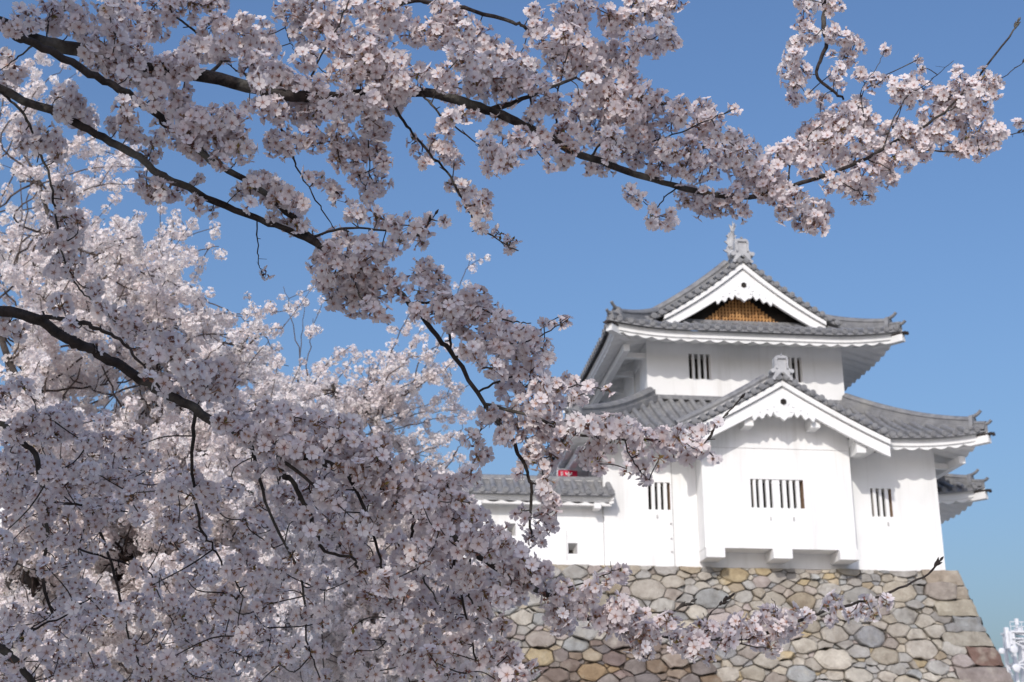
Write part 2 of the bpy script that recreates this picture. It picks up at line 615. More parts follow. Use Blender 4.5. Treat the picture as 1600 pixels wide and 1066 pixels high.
class Slope:
    """a tiled slope: O corner of the eave, e along it, n inwards; zf(c, d) height, dm(c, a) how far in it runs"""
    def __init__(s, O, e, n, L, zf, dm):
        s.O, s.e, s.n, s.L, s.zf, s.dm = np.array(O, float), np.array(e, float), np.array(n, float), L, zf, dm

    def pt(s, a, d, dz=0.0):
        c = min(a, s.L - a)
        p = s.O + s.e * a + s.n * d
        return (p[0], p[1], s.zf(c, d) + dz)

    def tiles(s, mb, a0, a1, nd=11, dstart=0.0):
        ks = np.arange(math.floor((a0 - .2) / PITCH_T), math.ceil((a1 + .2) / PITCH_T) + 1)
        As = sorted({round(float(k * PITCH_T + ph), 4) for k in ks for ph in PHASES if a0 <= k * PITCH_T + ph <= a1} | {round(a0, 4), round(a1, 4)})
        rows = []
        lip = []
        for a in As:
            D = s.dm(min(a, s.L - a))
            b = tile_bump(a)
            row = []
            for i in range(nd):
                d = dstart + (D - dstart) * i / (nd - 1)
                row.append(s.pt(a, d, b))
            rows.append(row)
            lip.append([s.pt(a, 0, b), s.pt(a, 0.004, -.075)])
        mb.grid(rows, 0)
        if dstart:
            return
        mb.grid(lip, 1)
        # round end tiles with a raised rim, and the overlap lines of the cover tiles
        for k in ks:
            a = k * PITCH_T
            if not (a0 + .08 < a < a1 - .08):
                continue
            D = s.dm(min(a, s.L - a))
            if D < .12:
                continue
            c = np.array(s.pt(a, 0, .05))
            r1 = RIB + .004
            e, n = s.e, s.n
            ring = lambda r, off: [c + e * r * math.cos(t) + np.array([0, 0, 1]) * r * math.sin(t) - n * off for t in np.linspace(0, 2 * math.pi, 12, endpoint=False)]
            rs = [ring(r1, -.06), ring(r1, .035), ring(r1 * .76, .04), ring(r1 * .68, .02), ring(r1 * .36, .02), ring(r1 * .28, .035)]
            vs = [p for q in rs for p in q]
            fs = [(i * 12 + j, i * 12 + (j + 1) % 12, (i + 1) * 12 + (j + 1) % 12, (i + 1) * 12 + j) for i in range(5) for j in range(12)]
            fs.append(tuple(60 + j for j in range(12)))
            mb.add(vs, fs, 1)

    def eave(s, mb, a0, a1, over, fas=.20, wave=.085, period=.47, rise=.28, nd=8):
        """white fascia and wavy plastered soffit under the tiles"""
        n = max(8, int((a1 - a0) / .06))
        As = np.linspace(a0, a1, n)
        top, rows = [], []
        for a in As:
            c = max(0.0, min(a, s.L - a))
            ins = min(.15, c)
            z = s.zf(c, 0)
            P = s.O + s.e * a
            w = abs(math.sin(math.pi * a / period)) * wave
            def q(d, zz):
                r = P + s.n * d
                return (r[0], r[1], zz)
            top.append([q(ins, z - .055), q(ins - .0, z - .10), q(ins + .02, z - .105), q(ins + .02, z - .07 - fas), q(ins + .07, z - .075 - fas), q(ins + .07, z - .075 - fas - .03 - w)])
            D = min(over + .02, c)
            row = []
            for i in range(nd):
                d = ins + .07 + max(0, (D - ins - .07)) * i / (nd - 1)
                c2 = c
                row.append(q(min(d, max(D, ins)), s.zf(c, 0) * 1.0 - .075 - fas - .03 - w + rise * max(0, d - ins - .07)))
            rows.append(row)
        mb.grid(top, 0)
        mb.grid(rows, 0)


RIDGE_PROF = [(-.17, -.1), (.17, -.1), (.17, .06), (.13, .07), (.13, .16), (.15, .165), (.15, .195), (.11, .2), (.085, .255), (.045, .285), (0, .295), (-.045, .285), (-.085, .255), (-.11, .2), (-.15, .195), (-.15, .165), (-.13, .16), (-.13, .07), (-.17, .06)]


def hip_ridge(mb, slope, flip, d0, d1, scale=1.0, top=1.0):
    """ridge down the hip line of a slope (from inner d1 to outer d0), with end tile and upturned horn"""
    pts = []
    for d in np.linspace(d1, d0, 14):
        a = d if not flip else slope.L - d
        pts.append(slope.pt(a, d, .05))
    mb.sweep(pts, [(x * scale, y * scale) for x, y in RIDGE_PROF], 0, scales=list(np.linspace(top, 1.0, 14)))
    e = np.array(pts[-1])
    t = e - np.array(pts[-2])
    t[2] = 0
    t /= np.linalg.norm(t)
    # end tile plate
    sd = np.array([-t[1], t[0], 0])
    zz = np.array([0, 0, 1])
    ol = [(-.17, -.1), (.17, -.1), (.2, .02), (.16, .1), (.15, .24), (.09, .31), (-.09, .31), (-.15, .24), (-.16, .1), (-.2, .02)]
    vs = [e + sd * x * scale + zz * z * scale - t * .02 for x, z in ol] + [e + sd * x * scale + zz * z * scale + t * .1 for x, z in ol]
    k = len(ol)
    mb.add(vs, [tuple(range(k)), tuple(range(2 * k - 1, k - 1, -1))] + [(i, (i + 1) % k, (i + 1) % k + k, i + k) for i in range(k)], 1)
    # horn curving outwards and up
    b = e + zz * .27 * scale
    path = [b - t * .05, b + t * .12 + zz * .03, b + t * .24 + zz * .09, b + t * .33 + zz * .17]
    mb.tube(path, [.062 * scale, .052 * scale, .045 * scale, .045 * scale], 10, 1)
    # lower short ridge on to the very corner
    p2 = []
    for d in np.linspace(d0, .04, 5):
        a = d if not flip else slope.L - d
        p2.append(slope.pt(a, d, .03))
    mb.sweep(p2, [(x * .72 * scale, y * .62 * scale) for x, y in RIDGE_PROF], 0)
    e2 = np.array(p2[-1]) + zz * .1
    mb.tube([e2 - t * .15, e2 + t * .04 + zz * .02, e2 + t * .12 + zz * .05, e2 + t * .19 + zz * .11], [.062, .055, .05, .05], 10, 1)
    return np.array(p2[-1]), t


def rafter_end(mb, corner, t, z):
    """white hip rafter end with a dark copper cap under a roof corner"""
    c = np.array([corner[0], corner[1], z])
    a, b = c - t * 1.0, c + t * .08
    b2 = np.array(b) + np.array([0, 0, .05])
    mb.sweep([a, b2], [(-.11, -.13), (.11, -.13), (.11, .1), (-.11, .1)], 0)
    mb.sweep([np.array(b2) - t * .34 + np.array([0, 0, .115]), np.array(b2) + t * .13 + np.array([0, 0, .14])], [(-.14, -.012), (.14, -.012), (.14, .02), (-.14, .02)], 1)
    mb.cyl(np.array(b2) + t * .10 + np.array([0, 0, .11]), np.array(b2) + t * .17 + np.array([0, 0, .12]), .06, 8, 1)


def oni(mb, x, y, z, h):
    """ridge-end tile: rounded plate with rim, side scrolls and spreading feet, facing -y"""
    k = h
    ol = [(0, .16), (.18, .02), (.30, -.16), (.42, -.20), (.45, -.06), (.37, .06), (.38, .16), (.46, .14), (.53, .22), (.50, .33), (.41, .34), (.34, .40), (.315, .52), (.325, .80), (.30, .92), (.22, .99), (.10, 1.0)]
    full = ol + [(-a, b) for a, b in ol[::-1] if a > 0]
    mb.prism_y([(x + a * k, z + b * k) for a, b in full], y - .10, y + .16, 2)
    arch = [(.25, .36), (.255, .76), (.20, .87), (-.20, .87), (-.255, .76), (-.25, .36)]
    for (a, b), (c, d) in zip(arch[:-1], arch[1:]):
        mb.bar((x + a * k, y - .115, z + b * k), (x + c * k, y - .115, z + d * k), .07 * k, .07, 2, up=(0, 1, 0))
    for sg in (-1, 1):
        mb.cyl((x + sg * .45 * k, y - .15, z + .24 * k), (x + sg * .45 * k, y + .1, z + .24 * k), .10 * k, 14, 2)
        mb.cyl((x + sg * .40 * k, y - .14, z - .12 * k), (x + sg * .40 * k, y + .1, z - .12 * k), .075 * k, 12, 2)
        mb.bar((x + sg * .06 * k, y - .12, z + .22 * k), (x + sg * .36 * k, y - .12, z - .08 * k), .07 * k, .05, 2, up=(0, 1, 0))
    mb.tube([(x, y + .2, z + .98 * k), (x, y - .02, z + 1.0 * k), (x, y - .1, z + 1.05 * k)], [.06 * k, .06 * k, .06 * k], 10, 1)


def verge(mb, bb, side_z, cx, half, yv, foot, drop=.10, wide=.62, wide_foot=.55, sgs=(-1, 1), tiles_to=3.0):
    """a gable edge: bargeboards (bb), edge tiles with round ends, and the ridge running down behind them (mb).
    side_z(dx) height of the roof surface at distance dx from the centre line"""
    for sg in sgs:
        xs = np.linspace(0, foot, 22)
        def strip(f0, f1, y0, y1, m=0):
            up_, lo_ = [], []
            for dx in xs:
                zt = side_z(dx) - drop
                w = wide + (wide_foot - wide) * dx / foot
                up_.append((cx + sg * dx, zt - w * f0))
                lo_.append((cx + sg * dx, zt - w * f1))
            bb.prism_y(up_ + lo_[::-1], y0, y1, m)
        strip(0, .30, yv - .17, yv + .05)
        strip(.30, .345, yv - .02, yv + .045)
        strip(.345, 1.0, yv - .075, yv + .04)
        # edge tiles laid across the slope, round ends to the front
        n = int(math.hypot(tiles_to, side_z(0) - side_z(tiles_to)) / .30)
        for i in range(n + 1):
            dx = .12 + (tiles_to + .05 - .12) * i / n
            z = side_z(dx) + .05
            mb.cyl((cx + sg * dx, yv - .26, z), (cx + sg * dx, yv + .5, z), .098, 12, 1)
            mb.cyl((cx + sg * dx, yv - .275, z), (cx + sg * dx, yv - .25, z), .062, 10, 0)
        xs = np.linspace(0, tiles_to, 24)
        sheet_u = [(cx + sg * dx, side_z(dx) + .03) for dx in xs]
        sheet_l = [(cx + sg * dx, side_z(dx) - .075) for dx in xs]
        mb.prism_y(sheet_u + sheet_l[::-1], yv - .20, yv + .5, 0)


def pendant(mb, x, y, z, slope):
    """carved gable pendant: shield with a dark six-sided boss and two scalloped leaf wings; z = lower apex of the bargeboards"""
    sh = [(.0, .10), (.16, -.02), (.20, -.14), (.13, -.24), (.20, -.27), (.285, -.35), (.29, -.45), (.22, -.53), (.12, -.54), (.0, -.64)]
    full = sh + [(-a, b) for a, b in sh[::-1] if a > 0]
    mb.prism_y([(x + a * 1.05, z + b * 1.12) for a, b in full], y - .07, y + .06, 0)
    for sg in (-1, 1):
        up_, lo_ = [], []
        N = 22
        for i in range(N + 1):
            t = i / N
            dx = .10 + .86 * t
            zt = z - slope * dx + .05
            w = (.24 * (1 - t) + .16) * (1 + .24 * math.sin(t * 7 * math.pi)) * (1 if t < .97 else .4) + .03
            up_.append((x + sg * dx, zt))
            lo_.append((x + sg * dx, zt - w))
        mb.prism_y(up_ + lo_[::-1], y - .045, y + .04, 0)
        mb.cyl((x + sg * .22, y - .09, z - .41), (x + sg * .22, y, z - .41), .055, 10, 0)
        for t in (.2, .45, .7):
            dx = .12 + .86 * t
            mb.cyl((x + sg * dx, y - .07, z - slope * dx - .11 * (1 - t)), (x + sg * dx, y, z - slope * dx - .11 * (1 - t)), .05 * (1.2 - t), 8, 0)
    mb.prism_y([(x + .10 * math.cos(t), z - .13 + .10 * math.sin(t)) for t in np.linspace(0, 2 * math.pi, 6, endpoint=False) + .52], y - .10, y - .06, 1)


def wall_front(mb, x0, x1, z0, z1, y, holes):
    xs = sorted({x0, x1} | {h[0] for h in holes} | {h[1] for h in holes})
    zs = sorted({z0, z1} | {h[2] for h in holes} | {h[3] for h in holes})
    for i in range(len(xs) - 1):
        for j in range(len(zs) - 1):
            mx, mz = (xs[i] + xs[i + 1]) / 2, (zs[j] + zs[j + 1]) / 2
            if any(h[0] < mx < h[1] and h[2] < mz < h[3] for h in holes):
                continue
            mb.add([(xs[i], y, zs[j]), (xs[i + 1], y, zs[j]), (xs[i + 1], y, zs[j + 1]), (xs[i], y, zs[j + 1])], [(0, 1, 2, 3)])


def window(parent, x0, x1, z0, z1, y, slits, bars_w, dep=.55):
    """recessed opening: plaster reveal, brown jambs, dark inside; its white bars are a child"""
    w = MB()
    w.add([(x0, y, z0), (x1, y, z0), (x1, y, z1), (x0, y, z1), (x0, y + dep, z0), (x1, y + dep, z0), (x1, y + dep, z1), (x0, y + dep, z1)],
          [(0, 4, 5, 1), (2, 6, 7, 3)], 0)
    w.add([(x0, y, z0), (x1, y, z0), (x1, y, z1), (x0, y, z1), (x0, y + dep, z0), (x1, y + dep, z0), (x1, y + dep, z1), (x0, y + dep, z1)],
          [(1, 5, 6, 2), (0, 3, 7, 4)], 2)
    w.add([(x0, y + dep, z0), (x1, y + dep, z0), (x1, y + dep, z1), (x0, y + dep, z1)], [(0, 1, 2, 3)], 1)
    wo = w.build('window', [M['plaster'], M['dark'], M['jamb']], parent)
    b = MB()
    for a0, a1 in bars_w:
        b.box(x0 + (x1 - x0) * a0, x0 + (x1 - x0) * a1, y + .03, y + .15, z0 - .005, z1 + .005)
    b.build('bars', M['plaster'], wo)
    return wo


def bars4():
    """four dark slits between five white bars"""
    return [(.13, .27), (.385, .52), (.635, .775), (.0, .02)]


# ------------------------------------------------------------------ the turret
CX = 12.325
tur = thing('castle_turret', 'white two-storey castle turret with grey tiled roofs standing on the stone wall', 'turret', (CX, 45, BASE))

# lower storey
LX0, LX1, LY0, LY1 = 7.1, 17.55, 40.0, 50.7
w4 = (8.47, 9.14, 10.19, 11.03)
w5 = (15.40, 16.06, 10.13, 11.01)
mb = MB()
wall_front(mb, LX0, LX1, BASE - .02, 12.75, LY0, [w4, w5])
mb.add([(LX0, LY0, BASE - .02), (LX0, LY1, BASE - .02), (LX0, LY1, 12.75), (LX0, LY0, 12.75)], [(0, 1, 2, 3)])
mb.add([(LX1, LY0, BASE - .02), (LX1, LY1, BASE - .02), (LX1, LY1, 12.75), (LX1, LY0, 12.75)], [(0, 1, 2, 3)])
mb.add([(LX0, LY1, BASE - .02), (LX1, LY1, BASE - .02), (LX1, LY1, 12.75), (LX0, LY1, 12.75)], [(0, 1, 2, 3)])
mb.box(9.19, 9.215, LY0 - .012, LY0 + .02, BASE, 12.0, 1)                 # joint of the shuttered panel
for zz in (8.9, 9.3, 9.75):
    mb.box(9.10, 9.16, LY0 - .03, LY0, zz, zz + .05, 1)
for wx, wz in ((8.7, 9.93), (15.85, 9.86)):
    mb.box(wx, wx + .05, LY0 - .03, LY0, wz, wz + .1, 1)
mb.build('wall', [M['plaster'], M['mortar']], tur)
window(tur, *w4, LY0, 4, [(.16, .31), (.45, .58), (.72, .87)])
window(tur, *w5, LY0, 4, [(.13, .28), (.43, .55), (.71, .87)])

# upper storey
UX0, UX1, UY0, UY1 = 9.0, 15.6, 42.05, 48.65
w1 = (10.40, 11.12, 15.0, 15.86)
w2 = (13.50, 14.20, 14.99, 15.85)
mb = MB()
wall_front(mb, UX0, UX1, 13.6, 16.6, UY0, [w1, w2])
# left face with one opening
wl = (43.3, 44.3, 14.9, 15.8)
ys = [UY0, wl[0], wl[1], UY1]
for i in range(3):
    for a, b in ((13.6, wl[2]), (wl[2], wl[3]), (wl[3], 16.6)):
        if i == 1 and a == wl[2]:
            continue
        mb.add([(UX0, ys[i], a), (UX0, ys[i + 1], a), (UX0, ys[i + 1], b), (UX0, ys[i], b)], [(0, 1, 2, 3)])
mb.add([(UX1, UY0, 13.6), (UX1, UY1, 13.6), (UX1, UY1, 16.6), (UX1, UY0, 16.6)], [(0, 1, 2, 3)])
mb.add([(UX0, UY1, 13.6), (UX1, UY1, 13.6), (UX1, UY1, 16.6), (UX0, UY1, 16.6)], [(0, 1, 2, 3)])
for wx in (9.9, 11.9, 14.95):
    mb.tube([(wx - .05, UY0 - .03, 14.36), (wx, UY0 - .05, 14.46), (wx + .05, UY0 - .03, 14.36)], [.012] * 3, 6, 1)
mb.build('wall', [M['plaster'], M['mortar']], tur)
window(tur, *w1, UY0, 4, [(.16, .28), (.44, .55), (.71, .82), (.96, 1.0)])
window(tur, *w2, UY0, 4, [(.16, .28), (.44, .55), (.71, .82), (.96, 1.0)])
sw_ = MB()
sw_.add([(UX0 + .25, wl[0], wl[2]), (UX0 + .25, wl[1], wl[2]), (UX0 + .25, wl[1], wl[3]), (UX0 + .25, wl[0], wl[3])], [(0, 1, 2, 3)], 1)
for (ya, za), (yb, zb) in (((wl[0], wl[2]), (wl[1], wl[2])), ((wl[1], wl[2]), (wl[1], wl[3])), ((wl[1], wl[3]), (wl[0], wl[3])), ((wl[0], wl[3]), (wl[0], wl[2]))):
    sw_.add([(UX0, ya, za), (UX0, yb, zb), (UX0 + .25, yb, zb), (UX0 + .25, ya, za)], [(0, 1, 2, 3)], 0)
swo = sw_.build('window', [M['plaster'], M['dark']], tur)
sb_ = MB()
for k in range(4):
    sb_.box(UX0 + .05, UX0 + .16, wl[0] + .12 + k * .23, wl[0] + .24 + k * .23, wl[2], wl[3])
sb_.build('bars', M['plaster'], swo)

# ---- lower roof
LO, LZ0, LDM = 1.25, 12.36, 3.30
Lh = lambda d: .42 * d + .047 * d * d
Llift = lambda c: .30 * max(0.0, 1 - c / 2.9) ** 2.3
Lzf = lambda c, d: LZ0 + Lh(d) + Llift(c)
ex0, ex1, ey0, ey1 = LX0 - LO, LX1 + LO, LY0 - LO, LY1 + LO
Ldm = lambda c: max(0.0, min(c, LDM))
sF = Slope((ex0, ey0, 0), (1, 0, 0), (0, 1, 0), ex1 - ex0, Lzf, Ldm)
sB = Slope((ex0, ey1, 0), (1, 0, 0), (0, -1, 0), ex1 - ex0, Lzf, Ldm)
sL = Slope((ex0, ey0, 0), (0, 1, 0), (1, 0, 0), ey1 - ey0, Lzf, Ldm)
sR = Slope((ex1, ey0, 0), (0, 1, 0), (-1, 0, 0), ey1 - ey0, Lzf, Ldm)
GW = 3.30                                                # half width of the gable over the bay
gl, gr = CX - GW + .35 - ex0, CX + GW - .35 - ex0
mb = MB()
sF.tiles(mb, 0, gl)
sF.tiles(mb, gr, sF.L)
sF.tiles(mb, gl, gr, 8, dstart=.75)
sB.tiles(mb, 0, sB.L, 6)
sL.tiles(mb, 0, sL.L)
sR.tiles(mb, 0, sR.L)
lroof = mb.build('roof', [M['tile'], M['tile_end']], tur, smooth=50)
# middle of the front slope behind the gable (only its upper strip)
ev = MB()
sF.eave(ev, 0, gl + .2, LO)
sF.eave(ev, gr - .2, sF.L, LO)
sB.eave(ev, 0, sB.L, LO)
sL.eave(ev, 0, sL.L, LO)
sR.eave(ev, 0, sR.L, LO)
# carrying beams under the side eaves
zb = LZ0 - .40
for x in (ex0 + .55, ex1 - .55):
    ev.box(x - .1, x + .1, LY0 - .45, LY1 + .4, zb - .2, zb + .02)
    for y in np.arange(LY0 + .5, LY1, 2.3):
        ev.box(min(x, LX0 if x < CX else LX1), max(x, LX0 if x < CX else LX1), y - .09, y + .09, zb - .17, zb)
for s_, fl in ((sF, False), (sF, True), (sB, False), (sB, True)):
    rg = MB()
    cor, t = hip_ridge(rg, s_, fl, .34, LDM, 1.15, 1.1)
    rg.build('ridge', [M['tile'], M['tile_end']], lroof, smooth=45)
    rafter_end(ev, cor, t, LZ0 + .30 - .36)
ev.build('eave', [M['plaster'], M['copper']], lroof, smooth=50)
mo = MB()                                                  # mortar ridge course where the roof meets the upper wall
zt = Lzf(4, LDM)
mo.box(UX0 - .14, UX1 + .14, UY0 - .16, UY0 - .005, zt - .03, zt + .13)
for x0, x1 in ((UX0 - .16, UX0 - .005), (UX1 + .005, UX1 + .16)):
    mo.box(x0, x1, UY0 - .005, UY1 + .1, zt - .03, zt + .13)
mo.build('flashing', M['tile_end'], lroof, bevel=.03)

# ---- upper roof (hip and gable)
UO, UZ0, UW = 1.52, 16.22, 4.82
Uh = lambda d: .345 * d + .0555 * d * d
Ulift = lambda c: .24 * max(0.0, 1 - c / 2.6) ** 2.2
Uzf = lambda c, d: UZ0 + Uh(d) + Ulift(c)
ux0, ux1, uy0, uy1 = CX - UW, CX + UW, UY0 - UO, UY1 + UO
CV = 1.42                                                # gable edge, measured in from the front eave
tF = Slope((ux0, uy0, 0), (1, 0, 0), (0, 1, 0), ux1 - ux0, Uzf, lambda c: max(0.0, min(c, 1.95)))
tB = Slope((ux0, uy1, 0), (1, 0, 0), (0, -1, 0), ux1 - ux0, Uzf, lambda c: max(0.0, min(c, 1.95)))
Udm = lambda c: UW if c >= CV else max(0.0, c)
tL = Slope((ux0, uy0, 0), (0, 1, 0), (1, 0, 0), uy1 - uy0, Uzf, Udm)
tR = Slope((ux1, uy0, 0), (0, 1, 0), (-1, 0, 0), uy1 - uy0, Uzf, Udm)
mb = MB()
tF.tiles(mb, 0, tF.L)
tB.tiles(mb, 0, tB.L, 6)
for t_ in (tL, tR):
    Lh_ = t_.L
    t_.tiles(mb, 0, CV - .001, 8)
    t_.tiles(mb, CV, Lh_ - CV, 16)
    t_.tiles(mb, Lh_ - CV + .001, Lh_, 8)
uroof_mb = mb
ev = MB()
for t_ in (tF, tB, tL, tR):
    t_.eave(ev, 0, t_.L, UO)
zb = UZ0 - .34
for x in (ux0 + .72,):
    ev.box(x - .1, x + .1, UY0 - .6, UY1 + .6, zb - .2, zb + .02)
    for y in np.arange(UY0 + .25, UY1, 2.0):
        ev.box(min(x, UX0 if x < CX else UX1), max(x, UX0 if x < CX else UX1), y - .09, y + .09, zb - .17, zb)
hips = []
for s_, fl in ((tF, False), (tF, True), (tB, False), (tB, True)):
    rg = MB()
    cor, t = hip_ridge(rg, s_, fl, .34, CV + .66, 1.15, 1.22)
    hips.append(rg)
    rafter_end(ev, cor, t, UZ0 + .24 - .36)
# gable edges
yv = uy0 + CV
surf = lambda dx: Uzf(9, UW - dx)
gab = MB()
verge(uroof_mb, gab, surf, CX, UW, yv, 2.75, drop=.10, wide=.66, wide_foot=.44, tiles_to=3.3)
uroof = uroof_mb.build('roof', [M['tile'], M['tile_end']], tur, smooth=50)
# ridges down the gable slopes and the main ridge
for rg in hips:
    rg.build('ridge', [M['tile'], M['tile_end']], uroof, smooth=45)
for sg in (-1, 1):
    rg = MB()
    xs_ = np.linspace(.15, UW - CV - .60, 16)
    path = [(CX + sg * dx, yv + .62, surf(dx) + .08) for dx in xs_]
    rg.sweep(path, [(a * 1.35, b * 1.45) for a, b in RIDGE_PROF], 0)
    rg.sweep([(p[0], p[1] - .005, p[2] + .17) for p in path], [(-.185, -.02), (.185, -.02), (.185, .02), (-.185, .02)], 1)
    rg.build('ridge', [M['tile'], M['mortar']], uroof, smooth=45)
rg = MB()
zr = surf(0)
for y0, y1, hw, z0, z1, m in ((yv + .02, uy1 - CV, .24, zr - .1, zr + .14, 0), (yv + .05, uy1 - CV - .05, .20, zr + .14, zr + .17, 2), (yv + .05, uy1 - CV - .05, .19, zr + .17, zr + .34, 0), (yv + .05, uy1 - CV - .05, .21, zr + .34, zr + .38, 2)):
    rg.box(CX - hw, CX + hw, y0, y1, z0, z1, m)
rg.cyl((CX, yv, zr + .43), (CX, uy1 - CV, zr + .43), .12, 12, 0)
rg.build('ridge', [M['tile'], M['tile_end'], M['mortar']], uroof, smooth=45)
ev.build('eave', [M['plaster'], M['copper']], uroof, smooth=50)
on = MB()
oni(on, CX, yv - .12, zr - .0, .74)
on.build('ridge_end_tile', [M['tile'], M['tile_end'], M['oni']], uroof, smooth=40)
# fish finial on the ridge
fi = MB()
fx, fy, fz = CX, yv + .95, zr + .5
path = [(fx, fy - .12, fz), (fx, fy + .02, fz + .18), (fx, fy + .10, fz + .42), (fx, fy + .08, fz + .68), (fx + .01, fy + .0, fz + .92), (fx + .03, fy - .1, fz + 1.1), (fx + .07, fy - .2, fz + 1.24)]
fi.tube(path, [.2, .19, .16, .12, .085, .055, .02], 12, 0)
for sg in (-1, 1):
    for z0, w, h in ((.15, .26, .22), (.45, .2, .26), (.72, .13, .2)):
        fi.prism_y([(fx + sg * .06, fz + z0), (fx + sg * (.06 + w), fz + z0 + h * .75), (fx + sg * (.03 + w * .7), fz + z0 + h * .8), (fx + sg * (w * .75), fz + z0 + h * 1.25), (fx + sg * .04, fz + z0 + h)], fy + .02, fy + .08, 0)
fi.prism_y([(fx - .04, fz + .95), (fx - .10, fz + 1.22), (fx, fz + 1.12), (fx + .03, fz + 1.36), (fx + .07, fz + 1.14), (fx + .16, fz + 1.25), (fx + .07, fz + .98)], fy - .12, fy - .07, 0)
fi.cyl((fx, fy - .32, fz + .02), (fx, fy - .02, fz + .08), .15, 10, 0)
fi.build('finial', M['oni'], uroof, smooth=40)
# gable wall, lattice, bargeboards, pendant
gw = MB()
gy = uy0 + 1.93
pts = [(CX + dx, surf(abs(dx)) - .12) for dx in np.linspace(-3.1, 3.1, 25)]
gw.prism_y([(CX - 3.1, 16.95)] + pts + [(CX + 3.1, 16.95)], gy, gy + .1, 0)
gable = gw.build('gable', M['dark'], tur)
gab.build('bargeboard', M['plaster'], gable, bevel=.012)
pn = MB()
pendant(pn, CX, yv - .09, surf(0) - .10 - .69, .70)
pn.build('pendant', [M['plaster'], M['dark']], gable, bevel=.012)
la = MB()
zl0, zl1 = 17.12, 18.05
for x in np.arange(CX - 1.75, CX + 1.76, .115):
    zt = min(zl1, surf(abs(x - CX)) - .97)
    if zt > zl0 + .05:
        la.box(x - .03, x + .03, gy - .11, gy - .07, zl0, zt)
for z in np.arange(zl0 + .05, zl1, .115):
    hw = 0
    for dx in np.linspace(0, 2, 60):
        if surf(dx) - .97 > z:
            hw = dx
    hw = min(hw, 1.78)
    if hw > .1:
        la.box(CX - hw, CX + hw, gy - .075, gy - .04, z - .03, z + .03)
la.box(CX - 1.95, CX + 1.95, gy - .13, gy - .03, zl0 - .06, zl0 + .05)
la.build('lattice', M['lattice'], gable)
fs_ = MB()
fs_.box(CX - 2.75, CX + 2.75, gy - .22, gy - .02, Uzf(9, 1.85) - .05, Uzf(9, 1.85) + .10)
fs_.build('flashing', M['tile'], uroof, bevel=.02)

# ---- bay with its own gable
BX0, BX1, BY = 9.95, 14.53, 39.2
w3 = (11.41, 13.03, 10.15, 11.02)
G0, GZ = 38.55, 13.98                                     # gable edge plane, ridge surface
g_s = lambda dx: GZ - .61 * dx + .0195 * dx * dx + .012 * max(0, dx - 2.0) ** 2
mb = MB()
zs_ = 11.95
wall_front(mb, BX0, BX1, 8.93, zs_, BY, [w3])
mb.add([(BX0, BY, 8.93), (BX0, LY0, 8.93), (BX0, LY0, 12.6), (BX0, BY, 12.6)], [(0, 1, 2, 3)])
mb.add([(BX1, BY, 8.93), (BX1, LY0, 8.93), (BX1, LY0, 12.6), (BX1, BY, 12.6)], [(0, 1, 2, 3)])
mb.add([(BX0, BY, 8.93), (BX1, BY, 8.93), (BX1, LY0, 8.93), (BX0, LY0, 8.93)], [(0, 1, 2, 3)])
ol = [(BX0, zs_ + .012), (BX1, zs_ + .012), (BX1, g_s(BX1 - CX) - .3), (CX, GZ - .3), (BX0, g_s(CX - BX0) - .3)]
mb.prism_y(ol, BY - .012, BY + .3, 0)
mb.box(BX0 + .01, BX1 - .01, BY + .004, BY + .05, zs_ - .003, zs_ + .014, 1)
for wx in (11.95, 12.65):
    mb.box(wx, wx + .04, BY - .03, BY, 9.78, 9.88, 1)
bay = mb.build('bay', [M['plaster'], M['mortar']], tur)
for xa, xb in ((BX0, BX0 + .56), (CX - .37, CX + .21), (BX1 - .56, BX1 + .02)):
    c_ = MB()
    c_.box(xa, xb, BY - .12, LY0 + .05, 8.62, 8.922)
    c_.build('corbel', M['plaster'], bay, bevel=.02)
window(tur, *w3, BY, 8, [(.055, .105), (.165, .23), (.295, .355), (.415, .555), (.615, .68), (.745, .80), (.865, .93)])
gm = MB()
gbb = MB()
# slopes of the bay roof, front edge at G0, running back into the lower roof
for sg in (-1, 1):
    S = Slope((CX + sg * GW, G0, 0), (0, 1, 0), (-sg, 0, 0), UY0 - G0, lambda c, d: g_s(GW - d), lambda c: GW)
    S.tiles(gm, 0.0, UY0 - G0 - .01, 10)
verge(gm, gbb, g_s, CX, GW, G0, 3.22, drop=.10, wide=.57, wide_foot=.52, tiles_to=3.22)
groof = MB()
gable2 = MB()
# plastered underside of the bay roof
for sg in (-1, 1):
    rows = []
    for y in np.linspace(G0 + .1, LY0 + .3, 2):
        rows.append([(CX + sg * dx, y, g_s(dx) - .32) for dx in np.linspace(0, GW - .25, 8)])
    gable2.grid(rows)
    xe = CX + sg * (GW - .25)
    gable2.add([(xe, G0 + .1, g_s(GW - .25) - .32), (xe, LY0 + .3, g_s(GW - .25) - .32), (xe, LY0 + .3, g_s(GW - .25) - .06), (xe, G0 + .1, g_s(GW - .25) - .06)], [(0, 1, 2, 3)])
    for dd, zz in ((.35, .44), (.75, .5)):
        dx = GW - .35 - dd
        gable2.box(min(CX + sg * dx, CX + sg * (dx + .35)), max(CX + sg * dx, CX + sg * (dx + .35)), G0 + .16, LY0 + .1, g_s(dx) - zz - .16, g_s(dx) - zz + .06)
    for dx in (1.02, 2.38):                               # purlin ends under the bargeboards
        gable2.box(CX + sg * dx - .14, CX + sg * dx + .14, G0 + .06, BY + .02, g_s(dx) - .88, g_s(dx) - .32)
gab2 = gable2.build('gable', M['plaster'], tur)
rf2 = gm.build('roof', [M['tile'], M['tile_end']], gab2, smooth=50)
gbb.build('bargeboard', M['plaster'], gab2, bevel=.012)
pn = MB()
pendant(pn, CX, G0 - .10, GZ - .10 - .55, .585)
pn.build('pendant', [M['plaster'], M['dark']], gab2, bevel=.012)
rg = MB()
